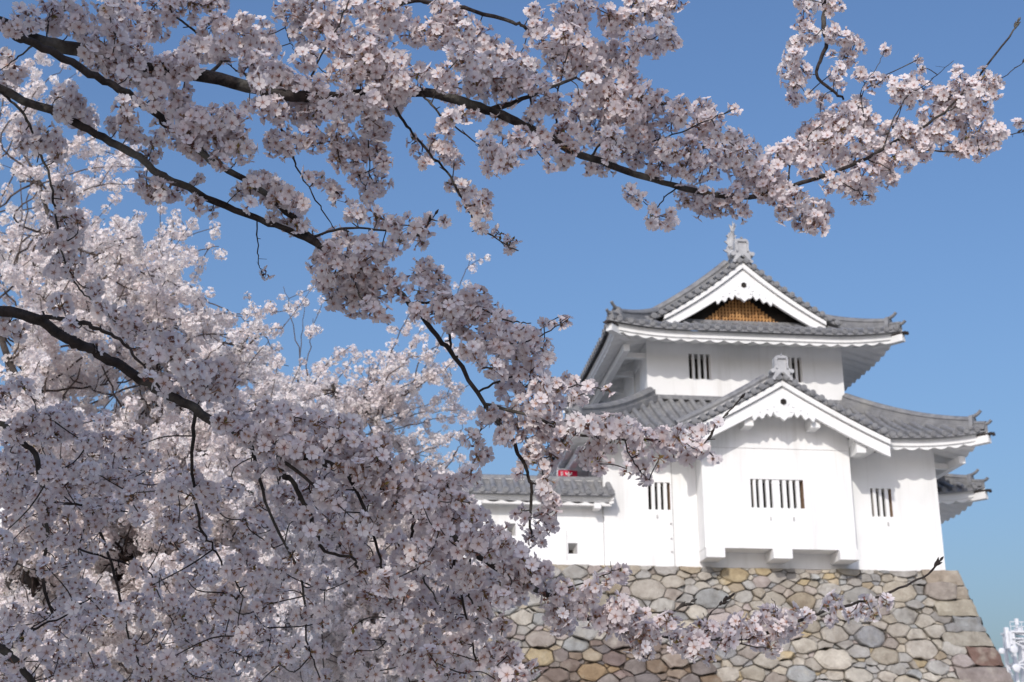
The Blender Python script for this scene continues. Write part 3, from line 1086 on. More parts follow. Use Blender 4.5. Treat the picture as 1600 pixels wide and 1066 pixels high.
rg.box(CX - .2, CX + .2, G0 + .02, UY0 - .01, GZ - .1, GZ + .12, 0)
rg.box(CX - .17, CX + .17, G0 + .02, UY0 - .012, GZ + .12, GZ + .15, 2)
rg.box(CX - .15, CX + .15, G0 + .02, UY0 - .01, GZ + .15, GZ + .27, 0)
rg.cyl((CX, G0, GZ + .31), (CX, UY0 - .01, GZ + .31), .1, 12, 0)
rg.build('ridge', [M['tile'], M['tile_end'], M['mortar']], gab2, smooth=45)
for sg in (-1, 1):
    rg = MB()
    path = [(CX + sg * dx, G0 + .6, g_s(dx) + .10) for dx in np.linspace(.15, GW - .3, 12)]
    rg.sweep(path, [(a * .95, b * 1.2) for a, b in RIDGE_PROF], 0)
    rg.sweep([(p[0], p[1], p[2] + .14) for p in path], [(-.14, -.016), (.14, -.016), (.14, .016), (-.14, .016)], 2)
    rg.build('ridge', [M['tile'], M['tile_end'], M['mortar']], gab2, smooth=45)
on = MB()
oni(on, CX, G0 - .14, GZ + .0, .66)
on.build('ridge_end_tile', [M['tile'], M['tile_end'], M['oni']], gab2, smooth=40)

# ---- rear porch seen past the right corner
PX1, PY0 = 18.86, 43.2
mb = MB()
mb.box(LX1 + .01, PX1, PY0, 47.5, BASE, 11.8)
po = mb.build('porch', M['plaster'], tur)
Pzf = lambda c, d: 11.40 + .42 * d + .05 * d * d + .26 * max(0.0, 1 - c / 2.4) ** 2.2
px1, py0 = PX1 + 1.19, PY0 - 1.2
pF = Slope((px1, py0, 0), (-1, 0, 0), (0, 1, 0), 20, Pzf, lambda c: max(0, min(c, 2.6)))
pR = Slope((px1, py0, 0), (0, 1, 0), (-1, 0, 0), 20, Pzf, lambda c: max(0, min(c, 2.6)))
mb = MB()
pF.tiles(mb, 0, px1 - LX1 - .02)
pR.tiles(mb, 0, 6.2)
pr = mb.build('roof', [M['tile'], M['tile_end']], po, smooth=50)
ev = MB()
pF.eave(ev, 0, px1 - LX1 - .02, 1.2)
pR.eave(ev, 0, 6.2, 1.19)
rg = MB()
cor, t = hip_ridge(rg, pF, False, .34, 2.6)
rafter_end(ev, cor, t, 11.40 + .26 - .36)
for x in ev.v:
    pass
for bld, nm, mt in ((ev, 'eave', [M['plaster'], M['copper']]), (rg, 'ridge', [M['tile'], M['tile_end']])):
    bld.build(nm, mt, po, smooth=48)

# ------------------------------------------------------------------ low plastered wall left of the turret
dw = thing('plastered_wall', 'low white plastered parapet wall with a tiled coping running left from the turret', 'wall', (-3, 40, BASE))
DX0, DX1, DY = -12.0, 7.09, 40.06
lh = [(6.02, 6.30, 8.82, 9.14), (4.20, 4.46, 9.32, 9.69), (1.9, 2.16, 8.85, 9.15), (0.0, .28, 9.32, 9.69)]
mb = MB()
wall_front(mb, DX0, DX1, BASE - .02, 10.5, DY, lh)
mb.add([(DX0, DY + .45, BASE - .02), (DX1, DY + .45, BASE - .02), (DX1, DY + .45, 10.5), (DX0, DY + .45, 10.5)], [(0, 1, 2, 3)])
mb.box(DX0, DX1, DY - .035, DY + .03, BASE - .015, BASE + .07)
for x in (5.98, 2.4, -1.2):
    mb.box(x - .008, x + .008, DY - .008, DY + .02, BASE, 9.5, 1)
mb.build('wall_body', [M['plaster'], M['mortar']], dw)
for x0, x1, z0, z1 in lh:
    q = MB()
    xi, xj, zi, zj = x0 + .06, x1 - .09, z0 + .02, z0 + (z1 - z0) * .5
    a = [(x0, DY, z0), (x1, DY, z0), (x1, DY, z1), (x0, DY, z1)]
    b = [(xi, DY + .28, zi), (xj, DY + .28, zi), (xj, DY + .28, zj), (xi, DY + .28, zj)]
    q.add(a + b, [(0, 1, 5, 4), (1, 2, 6, 5), (2, 3, 7, 6), (3, 0, 4, 7)], 0)
    q.add([(p[0], p[1] - .001, p[2]) for p in b], [(0, 1, 2, 3)], 1)
    q.build('loophole', [M['mortar'], M['dark']], dw)
Dz = lambda c, d: 10.52 + .62 * d
dF = Slope((DX0, DY - .62, 0), (1, 0, 0), (0, 1, 0), DX1 + .27 - DX0, Dz, lambda c: .84)
dB = Slope((DX0, DY + 1.06, 0), (1, 0, 0), (0, -1, 0), DX1 - DX0, Dz, lambda c: .84)
mb = MB()
dF.tiles(mb, 0, dF.L, 5)
dB.tiles(mb, 0, dB.L, 4)
dr = mb.build('coping', [M['tile'], M['tile_end']], dw, smooth=50)
mb = MB()
dF.eave(mb, 0, dF.L - .03, .62, fas=.10, wave=.07, period=.5, rise=.1)
for x in (6.85, 3.3, -.3, -3.9):
    mb.box(x - .1, x + .1, DY - .48, DY + .01, 10.10, 10.27)
mb.box(DX0, DX1 + .2, DY - .4, DY - .25, 10.2, 10.3)
mb.build('eave', M['plaster'], dr, smooth=50)
mb = MB()
ry = DY + .22
mb.box(DX0, DX1 - .02, ry - .15, ry + .15, 10.9, 11.10, 0)
mb.cyl((DX0, ry, 11.10), (DX1 - .03, ry, 11.10), .11, 12, 0)
mb.box(DX0, DX1 - .02, ry - .17, ry + .17, 11.03, 11.055, 1)
mb.build('ridge', [M['tile_end'], M['mortar']], dr, smooth=45)

# ------------------------------------------------------------------ red banner behind the parapet
bn = thing('banner', 'red cloth banner with white writing hanging behind the tiled parapet wall', 'banner', (6.25, 41.5, 11.0))
by = 41.5
mb = MB()
rows = []
for i in range(9):
    x = 5.96 + .60 * i / 8
    y = by + .03 * math.sin(i * 1.1)
    rows.append([(x, y, 9.0), (x, y, 10.0), (x, y, 11.69)])
mb.grid(rows)
mb.build('cloth', M['red'], bn, smooth=60)
mb = MB()
yb = by - .045
st = lambda x0, z0, x1, z1, w=.035: mb.bar((x0, yb, z0), (x1, yb, z1), .006, w, 0, up=(0, 0, 1) if abs(x1 - x0) > abs(z1 - z0) else (1, 0, 0))
for z in (11.62, 11.55, 11.48, 11.41, 11.34, 11.27, 11.2):       # column of small characters
    st(6.03, z, 6.10, z, .018)
    st(6.065, z - .03, 6.065, z + .025, .018)
    st(6.03, z - .028, 6.10, z - .028, .014)
cx_, zt_ = 6.28, 11.64                                     # big character with a forked top above two spreading legs
st(cx_, zt_, cx_, zt_ - .24)
st(cx_ - .09, zt_ - .02, cx_ - .075, zt_ - .09)
st(cx_ - .075, zt_ - .09, cx_ + .075, zt_ - .09)
st(cx_ + .075, zt_ - .09, cx_ + .09, zt_ - .02)
st(cx_ - .10, zt_ - .30, cx_ - .01, zt_ - .19)
st(cx_ + .01, zt_ - .19, cx_ + .10, zt_ - .30)
st(cx_ - .10, zt_ - .30, cx_ + .10, zt_ - .30)
mb.build('lettering', M['white_cloth'], bn)
mb = MB()
mb.cyl((5.93, by, BASE), (5.93, by, 11.78), .02, 8)
mb.cyl((5.93, by, 11.72), (6.6, by, 11.72), .012, 8)
mb.build('pole', M['steel'], bn, smooth=40)

# ------------------------------------------------------------------ antenna tower beyond the wall
AY = 120.0
pz = lambda u, v: at(u, v, AY)
c0 = pz(1612, 1066)
at_ = thing('antenna_tower', 'white radio tower with round dish antennas beyond the stone wall corner', 'tower', (c0[0], AY, 0))
mpp = AY / FPX * 0.99
mb = MB()
zt = pz(1600, 990)[2]
xa, xb = pz(1580, 1030)[0], pz(1645, 1030)[0]
hw = (xb - xa) / 2
xm = (xa + xb) / 2
hd = hw * .4
for sx in (-1, 1):
    for sy in (-1, 1):
        mb.bar((xm + sx * (hw + .3), AY + sy * (hd + .3), 0), (xm + sx * hw, AY + sy * hd, zt), .28, .28, up=(0, 1, 0))
z = 0.0
while z < zt - .3:
    for sy in (-1, 1):
        mb.bar((xm - hw, AY + sy * hd, z), (xm + hw, AY + sy * hd, min(z + 2, zt)), .12, .12, up=(0, 1, 0))
        mb.bar((xm + hw, AY + sy * hd, z), (xm - hw, AY + sy * hd, min(z + 2, zt)), .12, .12, up=(0, 1, 0))
        mb.bar((xm - hw, AY + sy * hd, z), (xm + hw, AY + sy * hd, z), .12, .12, up=(0, 1, 0))
    for sx in (-1, 1):
        mb.bar((xm + sx * hw, AY - hd, z), (xm + sx * hw, AY + hd, min(z + 2, zt)), .12, .12, up=(1, 0, 0))
    z += 2
mb.box(xm - hw * .55, xm + hw * .55, AY - hd * .55, AY + hd * .55, 0, zt - .4)
mb.build('mast', M['steel'], at_)
mb = MB()
mb.box(xm - hw - .25, xm + hw + .25, AY - hd - .25, AY + hd + .25, zt - .05, zt + .12)
for i in range(9):
    x = xm - hw - .2 + (2 * hw + .4) * i / 8
    mb.bar((x, AY - hd - .2, zt + .1), (x, AY - hd - .2, zt + .9), .05, .05, up=(0, 1, 0))
mb.bar((xm - hw - .2, AY - hd - .2, zt + .9), (xm + hw + .2, AY - hd - .2, zt + .9), .06, .06)
mb.bar((xm - hw - .2, AY - hd - .2, zt + .5), (xm + hw + .2, AY - hd - .2, zt + .5), .05, .05)
mb.build('platform', M['steel'], at_)
for u, v, r, dp in ((1567, 1019, 6.5, 1.5), (1573, 1047, 6.5, 1.2), (1600, 1015, 8, 1.0), (1601, 1047, 10, 1.3), (1558, 1019, 5, .2), (1640, 1030, 9, .6)):
    p = pz(u, v)
    rr = r * mpp
    mb = MB()
    y0 = AY - hd - dp
    rings = []
    for q, off in ((.05, -.18), (.4, -.16), (.75, -.1), (.96, 0), (1.0, .1), (1.0, .45), (.6, .6), (.2, .75)):
        rings.append([(p[0] + rr * q * math.cos(t), y0 + off * rr, p[2] + rr * q * math.sin(t)) for t in np.linspace(0, 2 * math.pi, 17)])
    mb.grid(rings)
    mb.cyl((p[0], y0 + rr * .5, p[2]), (p[0] + (.3 if p[0] < xm else -.3), AY - hd + .05, p[2]), .12, 8)
    mb.build('dish', M['steel'], at_, smooth=40)
for u, v0, v1 in ((1563.5, 983, 1016), (1568, 990, 1010)):
    mb = MB()
    p, q = pz(u, v0), pz(u, v1)
    mb.box(p[0] - 3.6 * mpp, p[0] + 3.2 * mpp, AY - hd - .5, AY - hd - .1, q[2], p[2])
    mb.box(p[0], xm, AY - hd - .3, AY - hd - .18, (p[2] + q[2]) / 2 - .06, (p[2] + q[2]) / 2 + .06)
    mb.build('panel_antenna', M['steel'], at_, bevel=.06)
mb = MB()
p, q = pz(1588, 967), pz(1588, 977)
mb.cyl((p[0], AY, q[2]), (p[0], AY, p[2]), 3.6 * mpp, 12)
mb.cyl((p[0], AY, zt), (p[0], AY, q[2]), 1.2 * mpp, 8)
mb.box(p[0] - 3.5 * mpp, p[0] + 6 * mpp, AY - .4, AY + .4, zt + .1, zt + .5)
mb.build('beacon', M['steel'], at_, smooth=40)

# ------------------------------------------------------------------ glazed pavilion half hidden behind the trees
gp = thing('glass_pavilion', 'pale glazed building with dark upright mullions glimpsed behind the blossom', 'building', (-1.5, 27, 0))
a_, b_ = at(450, 1046, 26.0), at(580, 1046, 26.0)
mb = MB()
mb.box(a_[0] + .03, b_[0] - .03, 26.03, 30, 0, a_[2] - .02)
mb.build('glazing', M['glass'], gp)
mb = MB()
for i in range(5):
    x = a_[0] + (b_[0] - a_[0]) * i / 4
    mb.box(x - .035, x + .035, 25.98, 26.05, 0, a_[2])
mb.box(a_[0], b_[0], 25.97, 26.04, a_[2] - .1, a_[2])
mb.build('mullions', M['copper'], gp)
mb = MB()
mb.box(a_[0] - .3, b_[0] + .3, 25.7, 30.3, a_[2], a_[2] + .2)
mb.build('roof', M['mortar'], gp, bevel=.02)

# ------------------------------------------------------------------ blossom: many small flowers written into one mesh per bough
def flower_template(simple=False):
    """verts (unit radius, facing +z), quads, material per quad, radial value per vert"""
    V, Q, Mt, T = [], [], [], []
    for k in range(5):
        a = 2 * math.pi * k / 5
        ca, sa = math.cos(a), math.sin(a)
        if simple:
            P = [(.06, 0, 0), (.66, .46, .10), (1.0, .0, .16), (.66, -.46, .10)]
            t = [.15, .75, 1, .75]
            F = [(0, 3, 2, 1)]
        else:
            P = [(.08, 0, .0), (.50, 0, .05), (.74, 0, .10), (.90, 0, .17), (.40, .27, .08), (.74, .45, .16), (1.02, .22, .22), (.40, -.27, .08), (.74, -.45, .16), (1.02, -.22, .22)]
            t = [.1, .55, .8, .95, .42, .8, 1, .42, .8, 1]
            F = [(0, 7, 1, 4), (1, 7, 8, 2), (2, 8, 9, 3), (1, 2, 5, 4), (2, 3, 6, 5)]
        o = len(V)
        tw = .06
        for (r, w, z), tt in zip(P, t):
            z = z + w * tw
            V.append((r * ca - w * sa, r * sa + w * ca, z))
            T.append(tt)
        Q += [tuple(i + o for i in f) for f in F]
        Mt += [0] * len(F)
    # star-shaped heart
    o = len(V)
    V.append((0, 0, .10)); T.append(0)
    for k in range(10):
        a = 2 * math.pi * (k + .5) / 10
        r = (.20 if k % 2 else .10)
        V.append((r * math.cos(a), r * math.sin(a), .075 if k % 2 else .05)); T.append(0)
    for k in range(5):
        Q.append((o, o + 1 + (2 * k) % 10, o + 1 + (2 * k + 1) % 10, o + 1 + (2 * k + 2) % 10)); Mt.append(1)
    # calyx behind
    if not simple:
        o = len(V)
        for k in range(4):
            a = math.pi / 2 * k
            V.append((.17 * math.cos(a), .17 * math.sin(a), -.03)); T.append(0)
        for k in range(4):
            a = math.pi / 2 * k
            V.append((.09 * math.cos(a), .09 * math.sin(a), -.40)); T.append(0)
        for k in range(4):
            Q.append((o + k, o + (k + 1) % 4, o + 4 + (k + 1) % 4, o + 4 + k)); Mt.append(2)
        for k in range(5):                                  # sepals
            a = 2 * math.pi * (k + .5) / 5
            o = len(V)
            for r, w, z in ((.10, -.06, -.04), (.10, .06, -.04), (.33, .015, -.01), (.33, -.015, -.01)):
                V.append((r * math.cos(a) - w * math.sin(a), r * math.sin(a) + w * math.cos(a), z)); T.append(0)
            Q.append((o, o + 1, o + 2, o + 3)); Mt.append(2)
    return np.array(V), np.array(Q), np.array(Mt), np.array(T)


TPL = flower_template()
TPS = flower_template(True)


def half_open(tpl, k):
    V, Q, Mt, T = tpl
    V = V.copy()
    r = np.hypot(V[:, 0], V[:, 1])
    pet = T > 0
    V[pet, 0] *= k
    V[pet, 1] *= k
    V[pet, 2] += (1 - k) * .9 * r[pet]
    return V, Q, Mt, T


TPL_HALF, TPL_BUD = half_open(TPL, .72), half_open(TPL, .30)
TPS_HALF = half_open(TPS, .75)


def frames(N, r):
    N = N / np.linalg.norm(N, axis=1, keepdims=True)
    h = r.normal(size=N.shape)
    X = np.cross(h, N)
    X /= np.linalg.norm(X, axis=1, keepdims=True) + 1e-9
    Y = np.cross(N, X)
    return X, Y, N


class Flowers:
    def __init__(s):
        s.parts = []
        s.nv = 0

    def raw(s, V, Q, Mt, C):
        s.parts.append((V.reshape(-1, 3), Q + s.nv, Mt, C))
        s.nv += len(V.reshape(-1, 3))

    def add(s, P, N, R, tpl, r, tint=None):
        n = len(P)
        if n == 0:
            return
        V, Q, Mt, T = tpl
        X, Y, Z = frames(N, r)
        L = V[None] * R[:, None, None]
        L = L * (1 + r.normal(0, .06, (n, len(V), 1)))
        Wd = P[:, None] + L[..., :1] * X[:, None] + L[..., 1:2] * Y[:, None] + L[..., 2:3] * Z[:, None]
        Qs = (Q[None] + (np.arange(n) * len(V))[:, None, None]).reshape(-1, 4)
        C = np.zeros((n, len(V), 4), np.float32)
        C[..., 0] = (r.uniform(0, 1, n) if tint is None else tint)[:, None]
        C[..., 1] = T[None]
        C[..., 3] = 1
        s.raw(Wd, Qs, np.tile(Mt, n), C.reshape(-1, 4))

    def stalks(s, A, B, w, r, mat=2):
        """thin three-sided stalks from A to B"""
        n = len(A)
        if n == 0:
            return
        X, Y, Z = frames(B - A + 1e-6, r)
        ring = [(math.cos(t) * w, math.sin(t) * w) for t in (0, 2.094, 4.189)]
        V = np.stack([A + X * a + Y * b for a, b in ring] + [B + X * a + Y * b for a, b in ring], 1)
        Q = np.array([(0, 1, 4, 3), (1, 2, 5, 4), (2, 0, 3, 5)])
        Qs = (Q[None] + (np.arange(n) * 6)[:, None, None]).reshape(-1, 4)
        s.raw(V, Qs, np.full(n * 3, mat), np.tile(np.array([[.5, 0, 0, 1]], np.float32), (n * 6, 1)))

    def leaves(s, P, N, R, r):
        n = len(P)
        if n == 0:
            return
        V = np.array([(0, 0, 0), (.25, 0, .5), (0, .05, 1.0), (-.25, 0, .5)])
        X, Y, Z = frames(N, r)
        L = V[None] * R[:, None, None]
        Wd = P[:, None] + L[..., :1] * X[:, None] + L[..., 1:2] * Y[:, None] + L[..., 2:3] * Z[:, None]
        Qs = (np.array([[0, 1, 2, 3]])[None] + (np.arange(n) * 4)[:, None, None]).reshape(-1, 4)
        s.raw(Wd, Qs, np.full(n, 3), np.tile(np.array([[.5, 0, 0, 1]], np.float32), (n * 4, 1)))

    def build(s, name, mats, parent):
        V = np.concatenate([p[0] for p in s.parts]).astype(np.float32)
        Q = np.concatenate([p[1] for p in s.parts]).astype(np.int32)
        Mt = np.concatenate([p[2] for p in s.parts]).astype(np.int32)
        Cc = np.concatenate([p[3] for p in s.parts]).astype(np.float32)
        me = bpy.data.meshes.new(name)
        me.vertices.add(len(V))
        me.vertices.foreach_set('co', V.ravel())
        me.loops.add(len(Q) * 4)
        me.loops.foreach_set('vertex_index', Q.ravel())
        me.polygons.add(len(Q))
        me.polygons.foreach_set('loop_start', np.arange(0, len(Q) * 4, 4, dtype=np.int32))
        for m in mats:
            me.materials.append(m)
        me.polygons.foreach_set('material_index', Mt)
        me.polygons.foreach_set('use_smooth', np.ones(len(Q), bool))
        ca = me.color_attributes.new('tint', 'FLOAT_COLOR', 'POINT')
        ca.data.foreach_set('color', Cc.ravel())
        me.update(calc_edges=True)
        o = bpy.data.objects.new(name, me)
        COL.objects.link(o)
        o.parent = parent
        loc = Vector((0, 0, 0))
        b = parent
        while b is not None:
            loc += b.location
            b = b.parent
        o.location = -loc
        return o


def pompom(fl, c, R, r, simple=False, fr=.0185, dens=.80, twig_dir=None):
    """a ball of flowers of outer radius R round the twig at c"""
    c = np.array(c, float)
    rs = max(R - fr * .45, fr * .45)
    n = int(max(3, dens * 4 * (rs / fr) ** 2 * r.uniform(.8, 1.15)))
    i = np.arange(n) + .5
    ph = np.arccos(1 - 2 * i / n)
    th = math.pi * (1 + 5 ** .5) * i + r.uniform(0, 6.28)
    D = np.stack([np.cos(th) * np.sin(ph), np.sin(th) * np.sin(ph), np.cos(ph)], 1)
    D += r.normal(0, .16, D.shape)
    D /= np.linalg.norm(D, axis=1, keepdims=True)
    sq = np.array([r.uniform(.85, 1.15), r.uniform(.85, 1.15), r.uniform(.85, 1.1)])
    P = c + D * sq * (rs * r.uniform(.55, 1.14, n))[:, None]
    Nn = D * .8 + r.normal(0, .34, D.shape)
    Rr = fr * r.uniform(.86, 1.1, n)
    t0 = r.uniform(.1, .9)
    tint = np.clip(t0 + r.normal(0, .22, n), 0, 1)
    k = r.uniform(size=n)
    if simple:
        a = k < .75
        fl.add(P[a], Nn[a], Rr[a], TPS, r, tint[a])
        fl.add(P[~a], Nn[~a], Rr[~a], TPS_HALF, r, tint[~a])
        if r.uniform() < .35:
            m = 2
            Dl = r.normal(0, 1, (m, 3))
            fl.leaves(c + Dl * R * .35, Dl, np.full(m, .022), r)
        return
    a, b = k < .72, k > .955
    h = ~(a | b)
    fl.add(P[a], Nn[a], Rr[a], TPL, r, tint[a])
    fl.add(P[h], Nn[h], Rr[h], TPL_HALF, r, tint[h])
    fl.add(P[b], Nn[b], Rr[b] * .8, TPL_BUD, r, np.zeros(b.sum()))
    # stalks gather in a few spurs near the twig
    ns = max(1, n // 6)
    sp = c + r.normal(0, .22 * rs, (ns, 3))
    j = np.argmin(((P[:, None] - sp[None]) ** 2).sum(-1), 1)
    fl.stalks(sp[j], P - Nn / np.linalg.norm(Nn, axis=1, keepdims=True) * (Rr * .35)[:, None], .0009, r)
    m = ns * 2
    Dl = r.normal(0, 1, (m, 3))
    fl.leaves(sp[r.integers(ns, size=m)], Dl, r.uniform(.008, .02, m), r)


def spline(P, n):
    """Catmull-Rom through the points P"""
    P = np.array(P, float)
    if len(P) < 3:
        return np.array([P[0] + (P[-1] - P[0]) * t for t in np.linspace(0, 1, n)])
    A = np.vstack([2 * P[0] - P[1], P, 2 * P[-1] - P[-2]])
    out = []
    m = len(P) - 1
    for t in np.linspace(0, m - 1e-6, n):
        i = int(t)
        u = t - i
        p0, p1, p2, p3 = A[i], A[i + 1], A[i + 2], A[i + 3]
        out.append(.5 * (2 * p1 + (p2 - p0) * u + (2 * p0 - 5 * p1 + 4 * p2 - p3) * u * u + (3 * p1 - p0 - 3 * p2 + p3) * u ** 3))
    return np.array(out)


# ------------------------------------------------------------------ the near cherry tree
near = thing('cherry_tree', 'nearest cherry tree with dark boughs of large blossom reaching across the top of the view', 'tree', (-3.3, 1.4, 0), 'cherry trees in full bloom')
TP = np.array([-3.3, 1.4, 0.0])
FORK = np.array([-3.15, 1.5, 2.1])
mb = MB()
tp = spline([TP + (0, 0, -.1), TP + (.05, 0, .7), TP + (0, .1, 1.4), FORK + (0, 0, .1)], 14)
mb.tube(tp, list(np.linspace(.34, .25, 14) + .05 * np.exp(-np.linspace(0, 6, 14))), 16)
mb.build('trunk', M['bark'], near, smooth=80)

# boughs: (pixel u, v in the photograph, distance Y) from the left edge outward, end radii in metres
BOUGHS = {
    'A': ([(-40, 22, 3.15), (0, 38, 3.2), (62, 66, 3.25), (115, 76, 3.3), (180, 92, 3.35), (235, 104, 3.4), (312, 117, 3.4), (400, 139, 3.45), (455, 150, 3.45), (520, 151, 3.5), (600, 145, 3.5), (645, 143, 3.5), (700, 152, 3.5), (750, 168, 3.55), (800, 187, 3.55), (835, 205, 3.6), (870, 222, 3.6), (905, 240, 3.65), (965, 262, 3.7), (1010, 278, 3.75), (1060, 292, 3.8), (1110, 304, 3.85), (1160, 309, 3.9), (1205, 300, 3.95), (1245, 288, 4.0), (1297, 271, 4.0), (1349, 250, 4.05), (1398, 222, 4.1), (1457, 189, 4.1), (1510, 140, 4.15), (1575, 60, 4.2), (1592, 32, 4.2)], .0195, .0028),
    'B': ([(-40, 20, 3.1), (0, 40, 3.1), (28, 58, 3.1), (63, 73, 3.1), (127, 106, 3.15), (172, 132, 3.2), (203, 149, 3.2), (240, 175, 3.25), (270, 205, 3.3), (322, 243, 3.35), (360, 268, 3.4), (420, 305, 3.45), (465, 350, 3.5), (500, 386, 3.5)], .0105, .008),
    'C': ([(-40, 118, 3.5), (0, 138, 3.5), (84, 177, 3.5), (132, 200, 3.5), (177, 225, 3.5), (215, 243, 3.5), (246, 270, 3.5), (279, 288, 3.5), (337, 316, 3.5), (400, 341, 3.5), (443, 356, 3.5), (496, 384, 3.5), (540, 405, 3.5), (587, 432, 3.5), (640, 472, 3.5), (683, 526, 3.55), (712, 560, 3.6), (760, 637, 3.6), (800, 690, 3.6), (815, 717, 3.6), (826, 748, 3.6), (831, 773, 3.6), (829, 804, 3.6), (830, 840, 3.6)], .0125, .003),
    'D': ([(-60, 475, 3.2), (0, 487, 3.2), (56, 498, 3.2), (101, 526, 3.2), (124, 538, 3.2), (150, 551, 3.25), (185, 570, 3.25), (215, 590, 3.3), (250, 610, 3.3), (295, 632, 3.3), (332, 657, 3.35), (390, 682, 3.4), (450, 706, 3.4), (505, 722, 3.45), (545, 740, 3.45), (600, 768, 3.5), (670, 816, 3.5), (702, 835, 3.5), (737, 862, 3.5), (775, 887, 3.5), (853, 928, 3.55), (885, 949, 3.6), (911, 962, 3.6), (943, 975, 3.6), (975, 986, 3.65), (1040, 995, 3.7), (1100, 997, 3.7), (1160, 998, 3.75), (1210, 985, 3.8), (1261, 965, 3.8), (1311, 948, 3.85), (1364, 935, 3.9), (1403, 920, 3.9), (1442, 902, 3.95), (1469, 876, 3.95)], .0138, .0026),
    'E': ([(500, -60, 3.9), (549, -5, 3.85), (575, 13, 3.85), (648, 2, 3.8), (679, 5, 3.8), (732, 15, 3.8), (800, 35, 3.75), (820, 43, 3.75), (860, 75, 3.75), (905, 110, 3.7)], .009, .004),
    'F': ([(1270, -50, 4.1), (1287, 0, 4.1), (1287, 42, 4.1), (1292, 66, 4.1), (1283, 94, 4.1), (1275, 118, 4.1), (1300, 142, 4.1), (1318, 156, 4.1)], .0095, .004),
    'G': ([(-60, 640, 4.2), (0, 662, 4.2), (25, 687, 4.2), (55, 712, 4.2), (67, 772, 4.2), (72, 800, 4.2), (75, 842, 4.25), (66, 900, 4.3), (90, 980, 4.4)], .010, .004),
    'H': ([(-60, 960, 3.7), (0, 1012, 3.7), (30, 1040, 3.7), (70, 1100, 3.8)], .011, .008),
}
